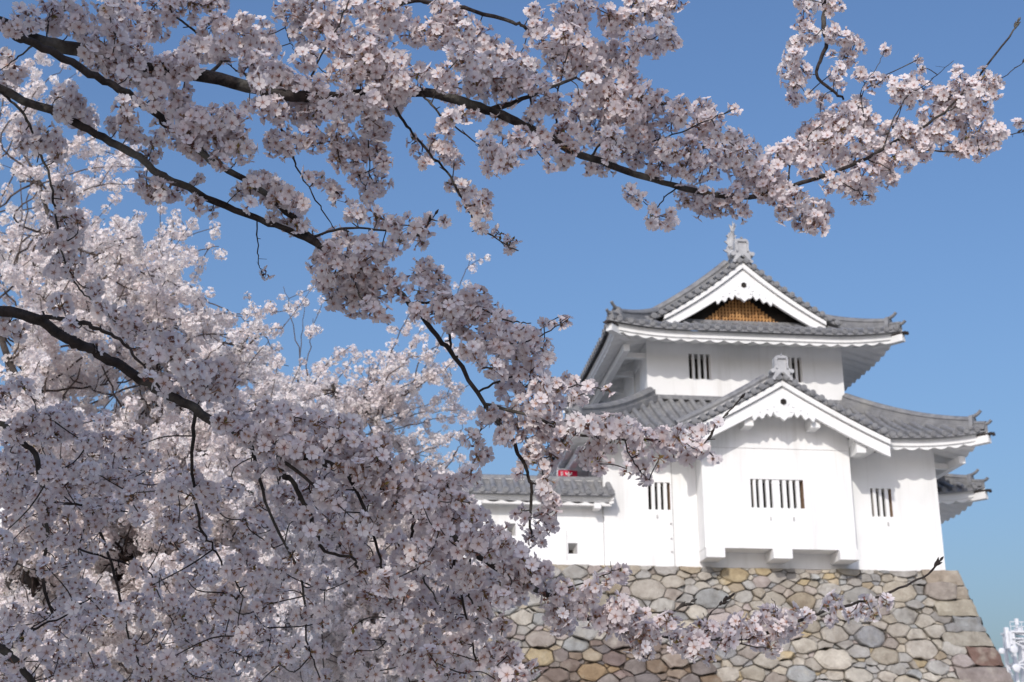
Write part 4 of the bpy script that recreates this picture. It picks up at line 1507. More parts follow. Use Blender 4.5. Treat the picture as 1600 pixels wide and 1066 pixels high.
# side branches: (bough they leave, pixel path, distance offset)
SIDES = [
    ('A', [(62, 66), (30, 88), (0, 110)], .1, .004), ('A', [(757, 170), (800, 162), (840, 144), (901, 121)], .0, .012),
    ('C', [(-20, 128), (20, 160), (46, 193), (58, 230), (76, 270), (84, 316), (91, 364), (99, 402), (117, 440), (134, 462), (177, 500), (205, 520)], .1, .0055),
    ('D', [(56, 497), (101, 498), (139, 508), (172, 523), (197, 540), (225, 575), (250, 606)], -.12, .0075),
    ('D', [(430, 698), (442, 740), (457, 752), (475, 790), (482, 800), (495, 832), (507, 860), (550, 872), (560, 890)], .1, .010),
    ('D', [(442, 740), (495, 762), (520, 782), (540, 800)], .05, .006), ('D', [(600, 768), (640, 762), (690, 775)], .05, .005),
    ('D', [(640, 795), (645, 830), (645, 872), (665, 910), (685, 945)], .12, .006), ('D', [(702, 835), (710, 907), (722, 935), (742, 1020), (745, 1060)], .15, .006),
    ('D', [(710, 890), (735, 935), (760, 965), (790, 990)], .1, .004),
    ('C', [(0, 150), (-20, 300), (0, 430)], .3, .006),
    ('A', [(600, 146), (623, 177), (653, 220), (696, 266), (719, 303), (737, 338), (755, 359), (785, 379), (810, 392)], .05, .0058),
    ('A', [(660, 146), (684, 175), (714, 200), (762, 238), (790, 250)], -.1, .0045),
    ('A', [(400, 140), (433, 187), (456, 240), (468, 268), (501, 323), (519, 353)], .1, .0048),
    ('C', [(480, 376), (542, 357), (592, 360), (650, 366), (680, 335)], .0, .0050), ('A', [(470, 150), (486, 187), (519, 228), (540, 262)], .15, .0035),
    ('A', [(560, 150), (575, 202), (577, 268), (570, 300)], .1, .0035), ('E', [(540, -20), (453, 25), (454, 66), (467, 88)], .1, .003),
    ('A', [(312, 117), (347, 91), (309, 53), (273, 23), (250, -10)], .2, .007), ('A', [(400, 139), (380, 115), (367, 109), (345, 90)], .15, .005),
    ('A', [(75, 70), (74, 40), (80, 15)], .05, .003), ('A', [(480, 150), (500, 90), (530, 40), (549, -10)], .15, .005),
    ('A', [(880, 228), (870, 190), (873, 140), (890, 70), (905, 10)], .05, .005), ('A', [(920, 245), (960, 200), (1010, 170), (1060, 160)], .0, .005),
    ('A', [(940, 252), (1010, 225), (1080, 200), (1140, 172)], .05, .0045), ('A', [(1060, 292), (1030, 320), (1020, 345), (1050, 345)], -.05, .003),
    ('A', [(1200, 300), (1250, 330), (1275, 355)], .05, .0035), ('A', [(1349, 250), (1388, 264), (1400, 275)], -.05, .003),
    ('A', [(1297, 271), (1340, 300), (1350, 310)], .0, .003), ('A', [(1398, 222), (1440, 235), (1520, 235), (1567, 214), (1600, 205), (1640, 195)], .05, .0038),
    ('A', [(1380, 232), (1410, 160), (1450, 128), (1490, 95)], .05, .0032), ('A', [(1457, 189), (1530, 145), (1560, 126), (1600, 97), (1640, 70)], .05, .0032),
    ('A', [(1330, 258), (1350, 200), (1345, 145), (1368, 108), (1385, 76)], .1, .0032), ('A', [(1230, 290), (1240, 240), (1290, 190), (1345, 160)], .1, .004),
    ('C', [(712, 560), (760, 545), (830, 530), (885, 500)], -.05, .0045), ('C', [(740, 605), (800, 590), (870, 605), (908, 602), (955, 612)], -.05, .004),
    ('C', [(755, 630), (830, 650), (900, 680), (960, 685), (1040, 690), (1100, 690), (1120, 665), (1158, 622)], -.1, .006),
    ('C', [(960, 685), (990, 725), (1015, 750)], -.1, .003), ('C', [(756, 634), (752, 665), (745, 690), (752, 715)], .05, .0035),
    ('C', [(700, 545), (700, 500), (690, 450), (672, 420)], .05, .005), ('C', [(640, 472), (720, 470), (790, 500), (830, 505)], .0, .005),
    ('C', [(400, 341), (403, 380), (404, 412), (412, 428)], .05, .0028), ('C', [(560, 418), (560, 460), (590, 490), (608, 508)], .0, .004),
    ('C', [(826, 748), (850, 762), (860, 790), (850, 815)], .0, .003),
    ('D', [(853, 928), (880, 920), (930, 905), (970, 888)], .0, .004), ('D', [(943, 975), (1010, 960), (1050, 955), (1080, 940)], .05, .003),
    ('D', [(1090, 997), (1110, 960), (1142, 932)], .05, .003), ('D', [(1210, 985), (1215, 960), (1205, 935)], .0, .003),
    ('D', [(1120, 998), (1190, 1012), (1215, 1015)], .0, .003), ('D', [(1000, 992), (1000, 1020), (1012, 1030)], .0, .003),
    ('D', [(312, 645), (300, 720), (312, 817), (330, 852), (355, 892), (380, 932)], .35, .006), ('G', [(72, 780), (105, 787), (140, 790), (200, 800)], .1, .007),
    ('G', [(75, 842), (130, 860), (190, 880), (232, 895), (257, 950), (290, 1000)], .2, .005), ('G', [(140, 790), (180, 900), (200, 995), (217, 1037), (232, 1080)], .4, .006),
    ('H', [(0, 1012), (60, 980), (120, 950), (160, 900)], .1, .005), ('G', [(-20, 655), (17, 600), (47, 617), (60, 650)], -.2, .004),
    ('D', [(390, 690), (420, 800), (470, 900), (480, 1000), (500, 1060)], .4, .006), ('D', [(545, 742), (580, 820), (600, 900), (620, 980), (640, 1066)], .2, .006),
    ('D', [(480, 715), (530, 690), (580, 690), (640, 735)], .0, .004),
]
# blossom balls: u v radius, in pixels of the photograph
BLOBS = """20 45 22 40 30 25 75 25 30 110 22 28 125 40 22 175 30 28 205 25 28 235 35 22 180 55 20 245 5 25 190 0 20 270 10 25 300 5 25 330 8 22 135 60 22 160 75 28 190 80 28 215 80 22 150 95 25 180 110 28 200 120 20 325 45 26 350 40 22 320 80 28 350 75 28 385 65 28 390 100 25 290 100 26 300 75 20 265 100 22 225 120 28 255 125 28 240 150 28 265 160 25 285 150 20 275 185 30 305 195 32 335 190 32 360 190 28 290 215 30 325 225 32 355 215 30 375 230 28 310 240 20 195 165 20 200 185 20 185 200 22 205 210 18 240 225 20 235 245 18 105 150 22 115 165 26 125 185 24 100 175 20 10 90 20 20 110 22 10 125 18 40 210 22 60 225 22 35 225 18 85 225 22 90 240 18 75 205 16 390 165 14
450 15 25 480 15 28 510 25 28 470 45 25 500 50 28 530 45 25 525 70 22 410 55 24 420 80 24 415 105 24 435 120 22 405 130 22 475 95 20 485 85 16 420 125 25 445 125 26 470 135 24 495 140 18 545 10 20 575 20 25 600 20 28 620 10 22 560 60 22 575 75 32 590 60 25 550 90 25 575 95 28 625 35 22 645 55 22 665 50 22 685 55 26 700 25 28 715 30 22 690 15 20 720 55 28 745 65 28 760 75 24 525 115 25 555 120 25 585 110 25 605 110 25 620 95 22 650 115 24 625 135 28 600 140 28 560 165 24 540 175 22 590 165 24 620 160 22 580 185 20 690 120 26 720 90 28 740 105 28 760 110 28 785 95 28 700 140 22 745 130 26 775 135 28 795 120 25 790 150 20 410 165 18 430 175 25 460 170 25 490 175 26 515 170 20 440 205 22 430 225 24 450 235 18 475 215 22 500 225 20 525 210 22 540 230 24 530 250 22 555 245 22 580 195 22 595 205 20 570 230 20 590 235 18 600 255 18 645 220 14 660 240 18 680 220 18 695 235 20 710 250 18 665 255 14 695 200 18 705 185 16 725 180 18 740 175 16 755 215 14 775 195 18 765 235 20 785 235 22 790 255 22
832 18 16 840 40 22 845 65 22 880 20 24 905 20 22 895 40 24 915 5 18 880 55 24 950 25 22 965 40 24 985 30 20 990 5 20 1010 15 22 1035 15 24 1060 5 16 1040 45 22 1050 65 18 1020 70 22 1000 60 20 985 85 18 865 85 22 890 80 26 915 75 22 935 85 22 960 75 18 885 110 24 910 105 24 935 105 22 960 95 20 980 110 22 985 125 20 950 125 22 925 130 18 805 95 22 825 105 20 815 130 24 840 130 20 850 155 20 865 165 22 835 180 20 905 155 18 930 155 24 955 155 26 980 145 24 1005 155 26 1030 160 22 960 180 24 985 180 26 1010 185 24 930 185 24 905 180 20 1065 170 22 1050 190 20 1100 175 24 1110 190 22 1090 200 22 1148 171 13 880 205 22 905 215 22 930 210 22 955 215 22 975 230 20 1000 215 24 1025 225 26 1050 235 24 1080 235 24 1105 230 24 1130 215 22 1150 220 22 1165 235 24 1000 245 22 1030 260 22 1070 265 25 1100 265 26 1130 250 26 1160 265 26 810 215 20 830 225 18 800 245 22 855 235 20 880 250 18 940 255 24 920 265 14 955 240 20 775 255 22 860 260 14
985 300 18 1000 310 16 1030 340 22 1050 345 14 1015 345 12 1075 310 22 1100 320 24 1130 320 22 1155 325 22 1180 290 26 1200 270 28 1215 305 24 1225 330 22 1245 310 22 1255 345 20 1275 350 22 1270 325 18 1290 330 16 1215 245 22 1235 235 26 1260 235 26 1290 225 26 1265 210 24 1290 195 26 1315 200 26 1320 180 24 1340 170 24 1350 195 26 1345 220 24 1310 240 24 1270 260 24 1325 255 22 1300 285 20 1330 290 22 1350 305 22 1350 275 22 1375 260 22 1390 280 18 1370 235 24 1400 245 20 1420 250 18 1395 205 24 1420 210 24 1445 215 22 1440 235 20 1465 210 20 1480 225 18 1500 235 16 1530 235 18 1515 215 22 1545 220 18 1560 205 16 1535 195 20 1505 190 18 1480 190 22 1455 185 22 1405 140 20 1425 130 18 1420 150 20 1445 140 16 1465 150 22 1485 155 22 1500 130 18 1520 135 20 1540 125 20 1550 140 18 1525 155 18 1535 170 20 1500 165 18 1495 112 12 1440 110 9 1435 93 6 1590 192 8
1265 10 18 1300 5 20 1250 5 12 1255 35 18 1265 55 18 1245 70 18 1240 90 18 1235 110 20 1255 110 16 1240 130 18 1240 155 14 1260 150 12 1285 155 14 1300 50 16 1320 60 18 1335 70 18 1325 90 18 1310 110 16 1305 125 14 1315 135 10 1345 115 14 1370 125 14 1385 120 10 1385 78 9 1300 85 8 1360 135 12
228 285 20 245 298 22 262 300 20 280 300 16 235 310 10 305 318 18 330 330 12 310 280 12 375 300 16 390 320 14 95 295 18 85 310 14 110 310 14 100 345 24 120 345 18 75 375 18 100 380 20 120 370 16 70 390 14 95 415 20 120 410 18 85 425 14 115 425 18 150 455 18 160 480 16 95 475 22 190 500 20 205 515 22 180 490 14 215 490 14 10 510 22 30 520 16 250 520 22 265 535 22
410 290 26 430 300 28 450 310 24 470 320 20 455 345 26 490 370 14 425 340 8 480 275 12 495 280 14 520 295 16 530 310 16 560 275 20 590 285 22 575 305 18 555 335 20 585 335 16 600 345 18 615 350 20 640 355 20 660 355 18 655 375 18 625 380 16 665 340 12 695 345 9 530 370 18 515 395 24 545 380 22 575 380 22 600 395 22 500 410 20 525 420 26 550 410 26 580 405 30 510 440 22 530 450 28 555 445 28 575 460 28 555 475 28 520 465 18 580 485 22 600 490 16 615 435 18 665 420 22 675 435 24 650 430 16 680 455 22 655 455 18 690 460 20 700 480 24 725 470 24 745 490 24 740 460 22 760 480 20 680 490 18 715 505 24 735 515 24 765 510 22 785 500 22 790 525 20 705 290 14 720 290 12 730 300 18 755 310 16 745 325 16 725 320 12 760 335 14 750 355 14 780 365 14 800 375 14 795 385 12 415 428 13
285 560 24 300 585 26 330 585 26 320 610 28 350 610 26 345 580 24 260 600 18 350 660 22 375 665 24 395 680 22 370 640 20 245 550 22 225 545 22 155 545 18 270 620 16 50 660 24 80 655 22 110 665 24 85 680 22 140 690 20 165 690 20 200 690 22 215 700 20 140 715 22 30 760 24 110 735 20 135 740 20 100 760 24 60 775 20 25 785 20 170 750 18 200 750 20 265 765 22 300 750 22 320 765 20
410 640 20 430 665 22 460 655 22 500 660 22 530 670 20 420 700 22 455 720 22 470 690 24 500 700 24 540 700 24 570 700 24 590 720 24 560 735 24 610 730 22 620 760 24 655 740 20 680 760 22 700 758 19 735 745 20 700 780 22 722 784 19 742 804 16 708 810 22 738 822 21 762 834 19 785 852 20 815 872 18 850 890 18 690 810 22 660 790 22
735 545 24 760 540 24 785 545 22 810 520 20 830 525 20 850 510 14 875 505 13 885 500 9 820 550 24 845 545 20 855 560 14 770 575 24 800 575 24 830 580 22 850 590 18 790 600 24 820 605 24 845 605 22 870 605 20 890 600 20 810 630 22 840 635 24 865 630 22 900 620 16 910 625 10 950 610 11 920 605 9 780 655 22 810 660 24 840 665 24 865 660 22 900 665 22 880 690 24 855 690 24 825 690 22 790 680 20 830 715 20 860 715 22 920 670 22 945 665 24 930 695 24 955 690 22 980 670 24 1005 685 22 990 705 22 1035 685 24 1060 685 22 1085 680 20 1050 705 22 1075 710 22 1095 700 18 1115 715 13 1030 720 18 1000 735 16 980 735 14 1010 750 12 1100 670 10 1120 660 6 935 725 20 915 715 18 755 710 18 850 770 16 815 800 16 850 810 18 860 825 14 830 840 16 845 845 12
800 890 24 830 890 24 800 920 22 845 905 24 880 920 18 875 960 22 880 975 20 895 935 18 925 920 18 920 935 14 945 905 14 965 900 16 970 895 10 930 960 10 955 965 24 970 950 24 945 975 20 985 960 20 990 980 20 1000 1000 22 1010 1020 14 1015 985 18 1040 975 18 1050 965 12 1060 1010 14 1075 1000 20 1090 1010 18 1095 985 18 1110 985 16 1120 995 20 1130 1010 16 1110 1030 8 1150 980 18 1180 975 16 1190 990 20 1200 960 18 1205 1010 16 1225 965 14 1245 975 16 1240 955 12 1225 990 14 1290 945 10 1305 935 12 1345 955 14 1365 960 12 1385 940 10 1330 960 12 1300 970 10 790 1040 24 830 1045 18"""


def inside(poly, x, y):
    c = False
    n = len(poly)
    for i in range(n):
        (x0, y0), (x1, y1) = poly[i], poly[(i + 1) % n]
        if (y0 > y) != (y1 > y) and x < (x1 - x0) * (y - y0) / (y1 - y0) + x0:
            c = not c
    return c


def fill(poly, n, rmin, seed, sep=1.0):
    r = np.random.default_rng(seed)
    P = np.array(poly)
    out = []
    for _ in range(n * 60):
        if len(out) >= n:
            break
        x, y = r.uniform(P[:, 0].min(), P[:, 0].max()), r.uniform(P[:, 1].min(), P[:, 1].max())
        if not inside(poly, x, y):
            continue
        if out and min((x - a) ** 2 + (y - b) ** 2 for a, b in out) < (rmin * sep) ** 2:
            continue
        out.append((x, y))
    return out


bough_pts, bough_obj = [], {}
bough_mb = {}
r_near = np.random.default_rng(21)
for key, (pth, r0, r1) in BOUGHS.items():
    p = spline([at(*q) for q in pth], len(pth) * 4)
    p[1:-1] += r_near.normal(0, .0022, p[1:-1].shape)
    if key in 'ABCDGH':                                    # joined to the trunk of the tree, out of frame
        j0 = FORK + np.array([0.05, .05, {'A': .75, 'B': .5, 'C': .35, 'D': -.1, 'G': -.35, 'H': -.6}[key]])
        lead = spline([j0 - np.array([.15, 0, .3]), j0, j0 * .45 + p[0] * .55 + np.array([0, .1, .10]), p[0]], 14)
        p = np.vstack([lead[:-1], p])
        rad = np.concatenate([np.linspace(r0 * 2.2, r0, 13), r0 + (r1 - r0) * np.linspace(0, 1, len(p) - 13) ** 1.15])
        p = np.vstack([p])
    else:
        top = FORK + np.array([.3, -.1, 2.2])
        lead = spline([FORK + np.array([0, 0, .2]), top, p[0] + np.array([-.5, -.5, .55]), p[0]], 18)
        p = np.vstack([lead[:-1], p])
        rad = np.concatenate([np.linspace(.07, r0, 17), r0 + (r1 - r0) * np.linspace(0, 1, len(p) - 17) ** 1.1])
    rad = rad * (1 + r_near.normal(0, .05, len(rad)))
    mb = MB()
    mb.tube(p, list(rad), 10)
    bough_mb[key] = mb
    for q, rr in zip(p, rad):
        bough_pts.append((q, key, rr))


def depth_on(key, u, v):
    pth = BOUGHS[key][0]
    return min(pth, key=lambda q: (q[0] - u) ** 2 + (q[1] - v) ** 2)[2]


for key, pth, off, rr in SIDES:
    n = len(pth)
    Y0 = depth_on(key, *pth[0])
    pts = [at(u, v, Y0 + off * min(1, i / 1.5)) for i, (u, v) in enumerate(pth)]
    B = np.array([q[0] for q in bough_pts if q[1] == key])
    k = np.argmin(((B - pts[0]) ** 2).sum(1))
    if np.linalg.norm(B[k] - pts[0]) < .25:
        pts[0] = B[k]
    p = spline(pts, n * 5)
    p[1:-1] += r_near.normal(0, .0018, p[1:-1].shape)
    rad = .8 * rr * (1 - .62 * np.linspace(0, 1, len(p))) * (1 + r_near.normal(0, .06, len(p)))
    bough_mb[key].tube(p, list(rad), 7)
    # little spurs
    for i in range(2, len(p) - 1, 3):
        if r_near.uniform() < .5:
            dv = r_near.normal(0, 1, 3)
            dv /= np.linalg.norm(dv)
            L = r_near.uniform(.012, .035)
            bough_mb[key].tube([p[i], p[i] + dv * L * .6, p[i] + dv * L], [rad[i] * .6, rad[i] * .5, rad[i] * .45], 5)
    for q, r2 in zip(p, rad):
        bough_pts.append((q, key, r2))

BP = np.array([q[0] for q in bough_pts])
BK = [q[1] for q in bough_pts]
BUV = []
for q in BP:
    d = q - CAM
    z = max(d @ _F, .05)
    BUV.append((800 + FPX * (d @ _R) / z, 533 - FPX * (d @ _U) / z))
BUV = np.array(BUV)
DEP = BP[:, 1]
fl_near = {k: Flowers() for k in BOUGHS}
vals = list(map(float, BLOBS.split()))
blobs = [(vals[i], vals[i + 1], vals[i + 2], None) for i in range(0, len(vals), 3)]
rb = np.random.default_rng(5)
# dense masses low in the picture
PA = [(430, 650), (520, 650), (600, 690), (650, 735), (695, 745), (735, 790), (765, 820), (832, 875), (850, 905), (800, 940), (765, 935), (780, 1000), (820, 1066), (620, 1066), (600, 980), (560, 940), (500, 860), (440, 780), (410, 720)]
PB = [(0, 640), (120, 640), (230, 680), (290, 740), (340, 820), (380, 900), (440, 1000), (430, 1070), (0, 1070)]
blobs += [(x, y, rb.uniform(17, 26), ('D', rb.uniform(-.15, .55))) for x, y in fill(PA, 118, 19, 31)]
blobs += [(x, y, rb.uniform(14, 22), (rb.choice(['G', 'H', 'D']), rb.uniform(.1, 1.3))) for x, y in fill(PB, 165, 17, 32)]
blobs += [(x, y, rb.uniform(14, 20), ('D', rb.uniform(.1, .9))) for x, y in fill([(300, 740), (430, 760), (500, 860), (560, 940), (600, 1070), (440, 1070)], 34, 20, 35)]
HOLES = [(192, 880, 26, 58), (30, 915, 26, 34)]
blobs = [q for q in blobs if not (isinstance(q[3], tuple) and any(((q[0] - a) / (c + 10)) ** 2 + ((q[1] - b) / (d + 10)) ** 2 < 1 for a, b, c, d in HOLES))]
blobs += [(x, y, rb.uniform(15, 24), None) for x, y in fill([(0, 0), (420, 0), (420, 60), (300, 130), (200, 100), (0, 30)], 14, 22, 33)]
FRONT = '''140 84 20 175 92 22 210 100 22 250 108 20 285 114 18 500 150 17 540 152 20 585 148 20 620 145 17 850 213 15 890 234 16 1100 300 16 1150 304 18 1200 298 18 1225 292 16
520 393 20 560 418 24 592 432 24 622 456 20 655 488 18 345 664 20 375 676 20 410 688 20 450 702 20 490 714 22 530 730 20 575 752 22 630 788 20 690 822 18 735 856 16 790 892 18 820 908 18
835 702 18 846 725 16 812 738 11 856 752 16 868 786 11 820 812 14 842 830 13 262 205 16 300 226 18 345 254 18 390 288 18 430 312 18 470 352 16
930 968 16 1000 990 16 1060 996 14 1090 998 16 1140 998 15 1180 994 16 1215 985 15 1160 985 16 1230 975 15 1262 962 12 1310 952 10 1355 940 10 905 945 16 860 935 18'''.split()
blobs += [(float(FRONT[i]), float(FRONT[i + 1]), float(FRONT[i + 2]), 'front') for i in range(0, len(FRONT), 3)]
for key, pth, off, rr in SIDES:
    if pth[-1][0] > 860 or pth[0][1] < 480:
        continue
    q = spline([(a, b, 0) for a, b in pth], 40)
    for i in range(4, 40, 4):
        if rb.uniform() < .40:
            blobs.append((q[i][0] + rb.normal(0, 5), q[i][1] + rb.normal(0, 5), rb.uniform(13, 19), 'front'))
todo = []
for u, v, rp, ex in blobs:
    front = ex == 'front'
    ex = None if front else ex
    if u > 850 and v > 880:
        rp *= 1.18
    d2 = ((BUV - (u, v)) ** 2).sum(1)
    if ex is None:
        k = int(np.argmin(d2 + 400 * rb.uniform(0, 1, len(d2))))
        Y = DEP[k] + (-.045 if front else rb.normal(0, .07))
        key = BK[k]
    else:
        key = ex[0]
        Y = (3.5 if key == 'D' else 4.0) + ex[1]
    c = at(u, v, Y)
    R = 1.06 * rp * (c - CAM) @ _F / FPX
    pompom(fl_near[key], c, R, rb, simple=False, fr=.0192, dens=1.2)
    todo.append((c, R, key))
# twigs: each ball is joined to the nearest wood, balls nearest the wood first, so that twigs run from ball to ball
WP = [np.array(q) for q in BP]
WK = list(BK)
Cn = np.array([q[0] for q in todo])
best = np.full(len(Cn), 1e9)
bi = np.zeros(len(Cn), int)
for i0 in range(0, len(WP), 400):
    D2 = ((Cn[:, None] - np.array(WP[i0:i0 + 400])[None]) ** 2).sum(-1)
    m = D2.min(1)
    up_ = m < best
    best[up_] = m[up_]
    bi[up_] = D2.argmin(1)[up_] + i0
done = np.zeros(len(Cn), bool)
for _ in range(len(Cn)):
    k = int(np.argmin(np.where(done, 1e9, best)))
    done[k] = True
    c, R, _key = todo[k]
    a, e = WP[bi[k]], c + np.array([0, 0, .15 * R])
    key = WK[bi[k]]
    L = np.linalg.norm(e - a)
    if L > .3 * R:
        m = (a + e) / 2 + rb.normal(0, .10 * L, 3) + np.array([0, 0, -.04 * L])
        rr = min(.0032, .0015 + .005 * L)
        q = spline([a, m, e], 7)
        bough_mb[key].tube(q, list(np.linspace(rr, rr * .65, 7)), 5)
    WP.append(c)
    WK.append(key)
    d2 = ((Cn - c) ** 2).sum(1) * 1.15
    up_ = d2 < best
    best[up_] = d2[up_]
    bi[up_] = len(WP) - 1
# bare twig tips with buds
def buds(key, p, n):
    for i in range(n):
        t = 1 - i * .05
        k = min(int(t * (len(p) - 1)), len(p) - 1)
        d = p[min(k + 1, len(p) - 1)] - p[max(k - 1, 0)]
        d /= np.linalg.norm(d)
        o = rb.normal(0, 1, 3)
        o -= d * (o @ d)
        o /= np.linalg.norm(o)
        v = d * .9 + o * (.5 if i else .1)
        bough_mb[key].tube([p[k], p[k] + v * .006, p[k] + v * .012, p[k] + v * .02], [.0022, .0042, .0036, .0008], 6)


buds('A', spline([at(*q) for q in BOUGHS['A'][0][-3:]], 24), 7)
buds('D', spline([at(*q) for q in BOUGHS['D'][0][-3:]], 24), 4)
for key, pth, off, rr in SIDES:
    if pth[-1] in ((1640, 70), (1640, 195), (1080, 940), (1142, 932), (680, 335), (1158, 622)):
        n_ = len(pth)
        Y0 = depth_on(key, *pth[0])
        buds(key, spline([at(u, v, Y0 + off * min(1, i / 1.5)) for i, (u, v) in enumerate(pth)], 24), 6)
for key in BOUGHS:
    bo = bough_mb[key].build('bough', M['bark'], near, smooth=80)
    bough_obj[key] = bo
    if fl_near[key].parts:
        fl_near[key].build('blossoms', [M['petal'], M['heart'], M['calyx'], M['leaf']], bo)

# the rest of the same tree, over and behind the viewer: it shades the boughs in front
mb = MB()
fc = Flowers()
rc2 = np.random.default_rng(77)
for i in range(135):
    e = np.array([rc2.uniform(-5.4, -.3), rc2.uniform(-4.2, 1.3), 0])
    e[2] = rc2.uniform(3.5, 7.2)
    lim = 1.6 + max(e[1], .0) * 1.15 + 1.3
    e[2] = max(e[2], lim)
    s0 = FORK + np.array([rc2.normal(0, .08), rc2.normal(0, .08), rc2.uniform(0, .4)])
    m1 = s0 * .5 + e * .5 + np.array([rc2.normal(0, .3), rc2.normal(0, .3), .45])
    p = spline([s0, m1, e], 16)
    mb.tube(p, list(np.linspace(.045, .006, 16)), 6)
    for j in range(15):
        t = rc2.uniform(.45, 1.0)
        c = p[int(t * 15)] + rc2.normal(0, .22, 3)
        if c[0] > -1.35 and c[2] < 4.55:                  # open below on the right, where sun reaches the lower boughs
            continue
        if c[2] < 1.6 + max(c[1], 0) * .95 + .7:
            continue
        pompom(fc, c, rc2.uniform(.08, .14), rc2, simple=True, fr=.021, dens=.85)
for i in range(46):
    e = np.array([rc2.uniform(-3.9, -1.9), rc2.uniform(-1.6, 1.1), rc2.uniform(2.9, 4.7)])
    e[2] = max(e[2], 2.5 + max(e[1], 0))
    s0 = FORK + np.array([rc2.normal(0, .08), rc2.normal(0, .08), rc2.uniform(-.2, .3)])
    p = spline([s0, s0 * .5 + e * .5 + np.array([rc2.normal(0, .2), rc2.normal(0, .2), .3]), e], 14)
    mb.tube(p, list(np.linspace(.03, .005, 14)), 6)
    for j in range(9):
        c = p[int(rc2.uniform(.4, 1.0) * 13)] + rc2.normal(0, .2, 3)
        if c[0] < -1.7 and c[2] > 2.3 + max(c[1], 0):
            pompom(fc, c, rc2.uniform(.08, .14), rc2, simple=True, fr=.021, dens=.85)
ob = mb.build('bough', M['bark'], near, smooth=80)
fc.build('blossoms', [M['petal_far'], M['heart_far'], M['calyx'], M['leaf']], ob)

# ------------------------------------------------------------------ cherry trees farther off
def far_tree(label, base, limbs, sprays, masses, Y, seed, rp, fr, gaps=(), name='cherry_tree'):
    """limbs: thick px paths; sprays: (px path, how far the blossom runs back along it); masses: (polygon, number of branches, spread in depth)"""
    r = np.random.default_rng(seed)
    b0 = at(base[0], base[1], Y)
    t = thing(name, label, 'tree', (b0[0], Y, 0), 'cherry trees in full bloom')
    root = np.array([b0[0], Y, 0.0])
    fork = at(base[2], base[3], Y)
    mb = MB()
    tr_ = spline([root - (0, 0, .1), root * .6 + fork * .4 + (.06, 0, 0), fork], 12)
    mb.tube(tr_, list(np.linspace(.24, .16, 12)), 12)
    mb.build('trunk', M['bark_far'], t, smooth=80)
    lm = MB()
    wood = [fork, tr_[-3]]
    bare = []
    for pth, r0, r1 in limbs:
        p = spline([fork] + [at(u, v, Y + dy) for u, v, dy in pth], len(pth) * 5 + 5)
        lm.tube(p, list(np.linspace(r0, .012, len(p)) if r0 < .09 else np.linspace(r0, max(r1 * .6, .012), len(p))), 8)
        wood.extend(p[2:])
        bare.append((p, r0))
    Wd = np.array(wood)
    fl = Flowers()
    for p, r0 in bare:
        n_ = len(p)
        for i in range(n_ // 2, n_):
            for _ in range(2 if r0 < .08 else 1):
                pompom(fl, p[i] + r.normal(0, rp * 1.1, 3), rp * r.uniform(.6, 1.1), r, simple=True, fr=fr, dens=.9)
    tw = MB()

    def branch(pts, r0, frac, gap, rb_):
        n = max(8, int(sum(np.linalg.norm(np.diff(pts, axis=0), axis=1)) / .07))
        p = spline(pts, n)
        p[1:-1] += r.normal(0, .008, p[1:-1].shape)
        tw.tube(p, list(np.linspace(r0, .003, n)), 5)
        L = np.concatenate([[0], np.cumsum(np.linalg.norm(np.diff(p, axis=0), axis=1))])
        s_ = L[-1] * (1 - frac)
        while s_ <= L[-1]:
            i = min(np.searchsorted(L, s_), n - 1)
            c = p[i] + r.normal(0, rb_ * .55, 3)
            d_ = c - CAM
            z_ = d_ @ _F
            u_, v_ = 800 + FPX * (d_ @ _R) / z_, 533 - FPX * (d_ @ _U) / z_
            if c[1] < Y + .1 and any(((u_ - a_) / e_) ** 2 + ((v_ - b_) / f_) ** 2 < 1 for a_, b_, e_, f_ in gaps):
                s_ += gap
                continue
            pompom(fl, c, rb_ * r.uniform(.7, 1.2), r, simple=True, fr=fr, dens=.95)
            s_ += gap * r.uniform(.7, 1.4)
            if r.uniform() < .22:                            # side twig with a few more
                d = r.normal(0, 1, 3)
                d /= np.linalg.norm(d)
                d[2] += .3
                L2 = r.uniform(.15, .4)
                q = [p[i], p[i] + d * L2 * .5 + r.normal(0, .02, 3), p[i] + d * L2]
                tw.tube(spline(q, 5), list(np.linspace(.004, .002, 5)), 4)
                for t2 in np.arange(.35, 1.01, .28):
                    pompom(fl, p[i] + d * L2 * t2, rb_ * r.uniform(.55, .95), r, simple=True, fr=fr, dens=.95)

    for pth, frac, gap in sprays:
        dy = r.uniform(-.6, .6)
        pts = [at(q[0], q[1], Y + dy) for q in pth]
        k = np.argmin(((Wd - pts[0]) ** 2).sum(1))
        branch([Wd[k]] + pts, .009, frac, gap, rp * .9)
    for poly, n, sp in masses:
        for (x, y) in fill(poly, n, 9, seed + n, 1.0):
            e = at(x, y, Y + r.uniform(-sp, sp))
            cand = Wd[r.integers(len(Wd), size=7)]
            k = np.argmin(((cand - e) ** 2).sum(1))
            a = cand[k]
            m = a * .45 + e * .55 + r.normal(0, .16, 3) + np.array([0, 0, -.08])
            L = np.linalg.norm(e - a)
            branch([a, m, e], .009, min(1.0, .75 / max(L, .4)), .085, rp)
    lo = lm.build('limbs', M['bark_far'], t, smooth=80)
    tw.build('branches', M['twig'], t, smooth=80)
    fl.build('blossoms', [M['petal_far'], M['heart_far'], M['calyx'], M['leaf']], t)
    return t


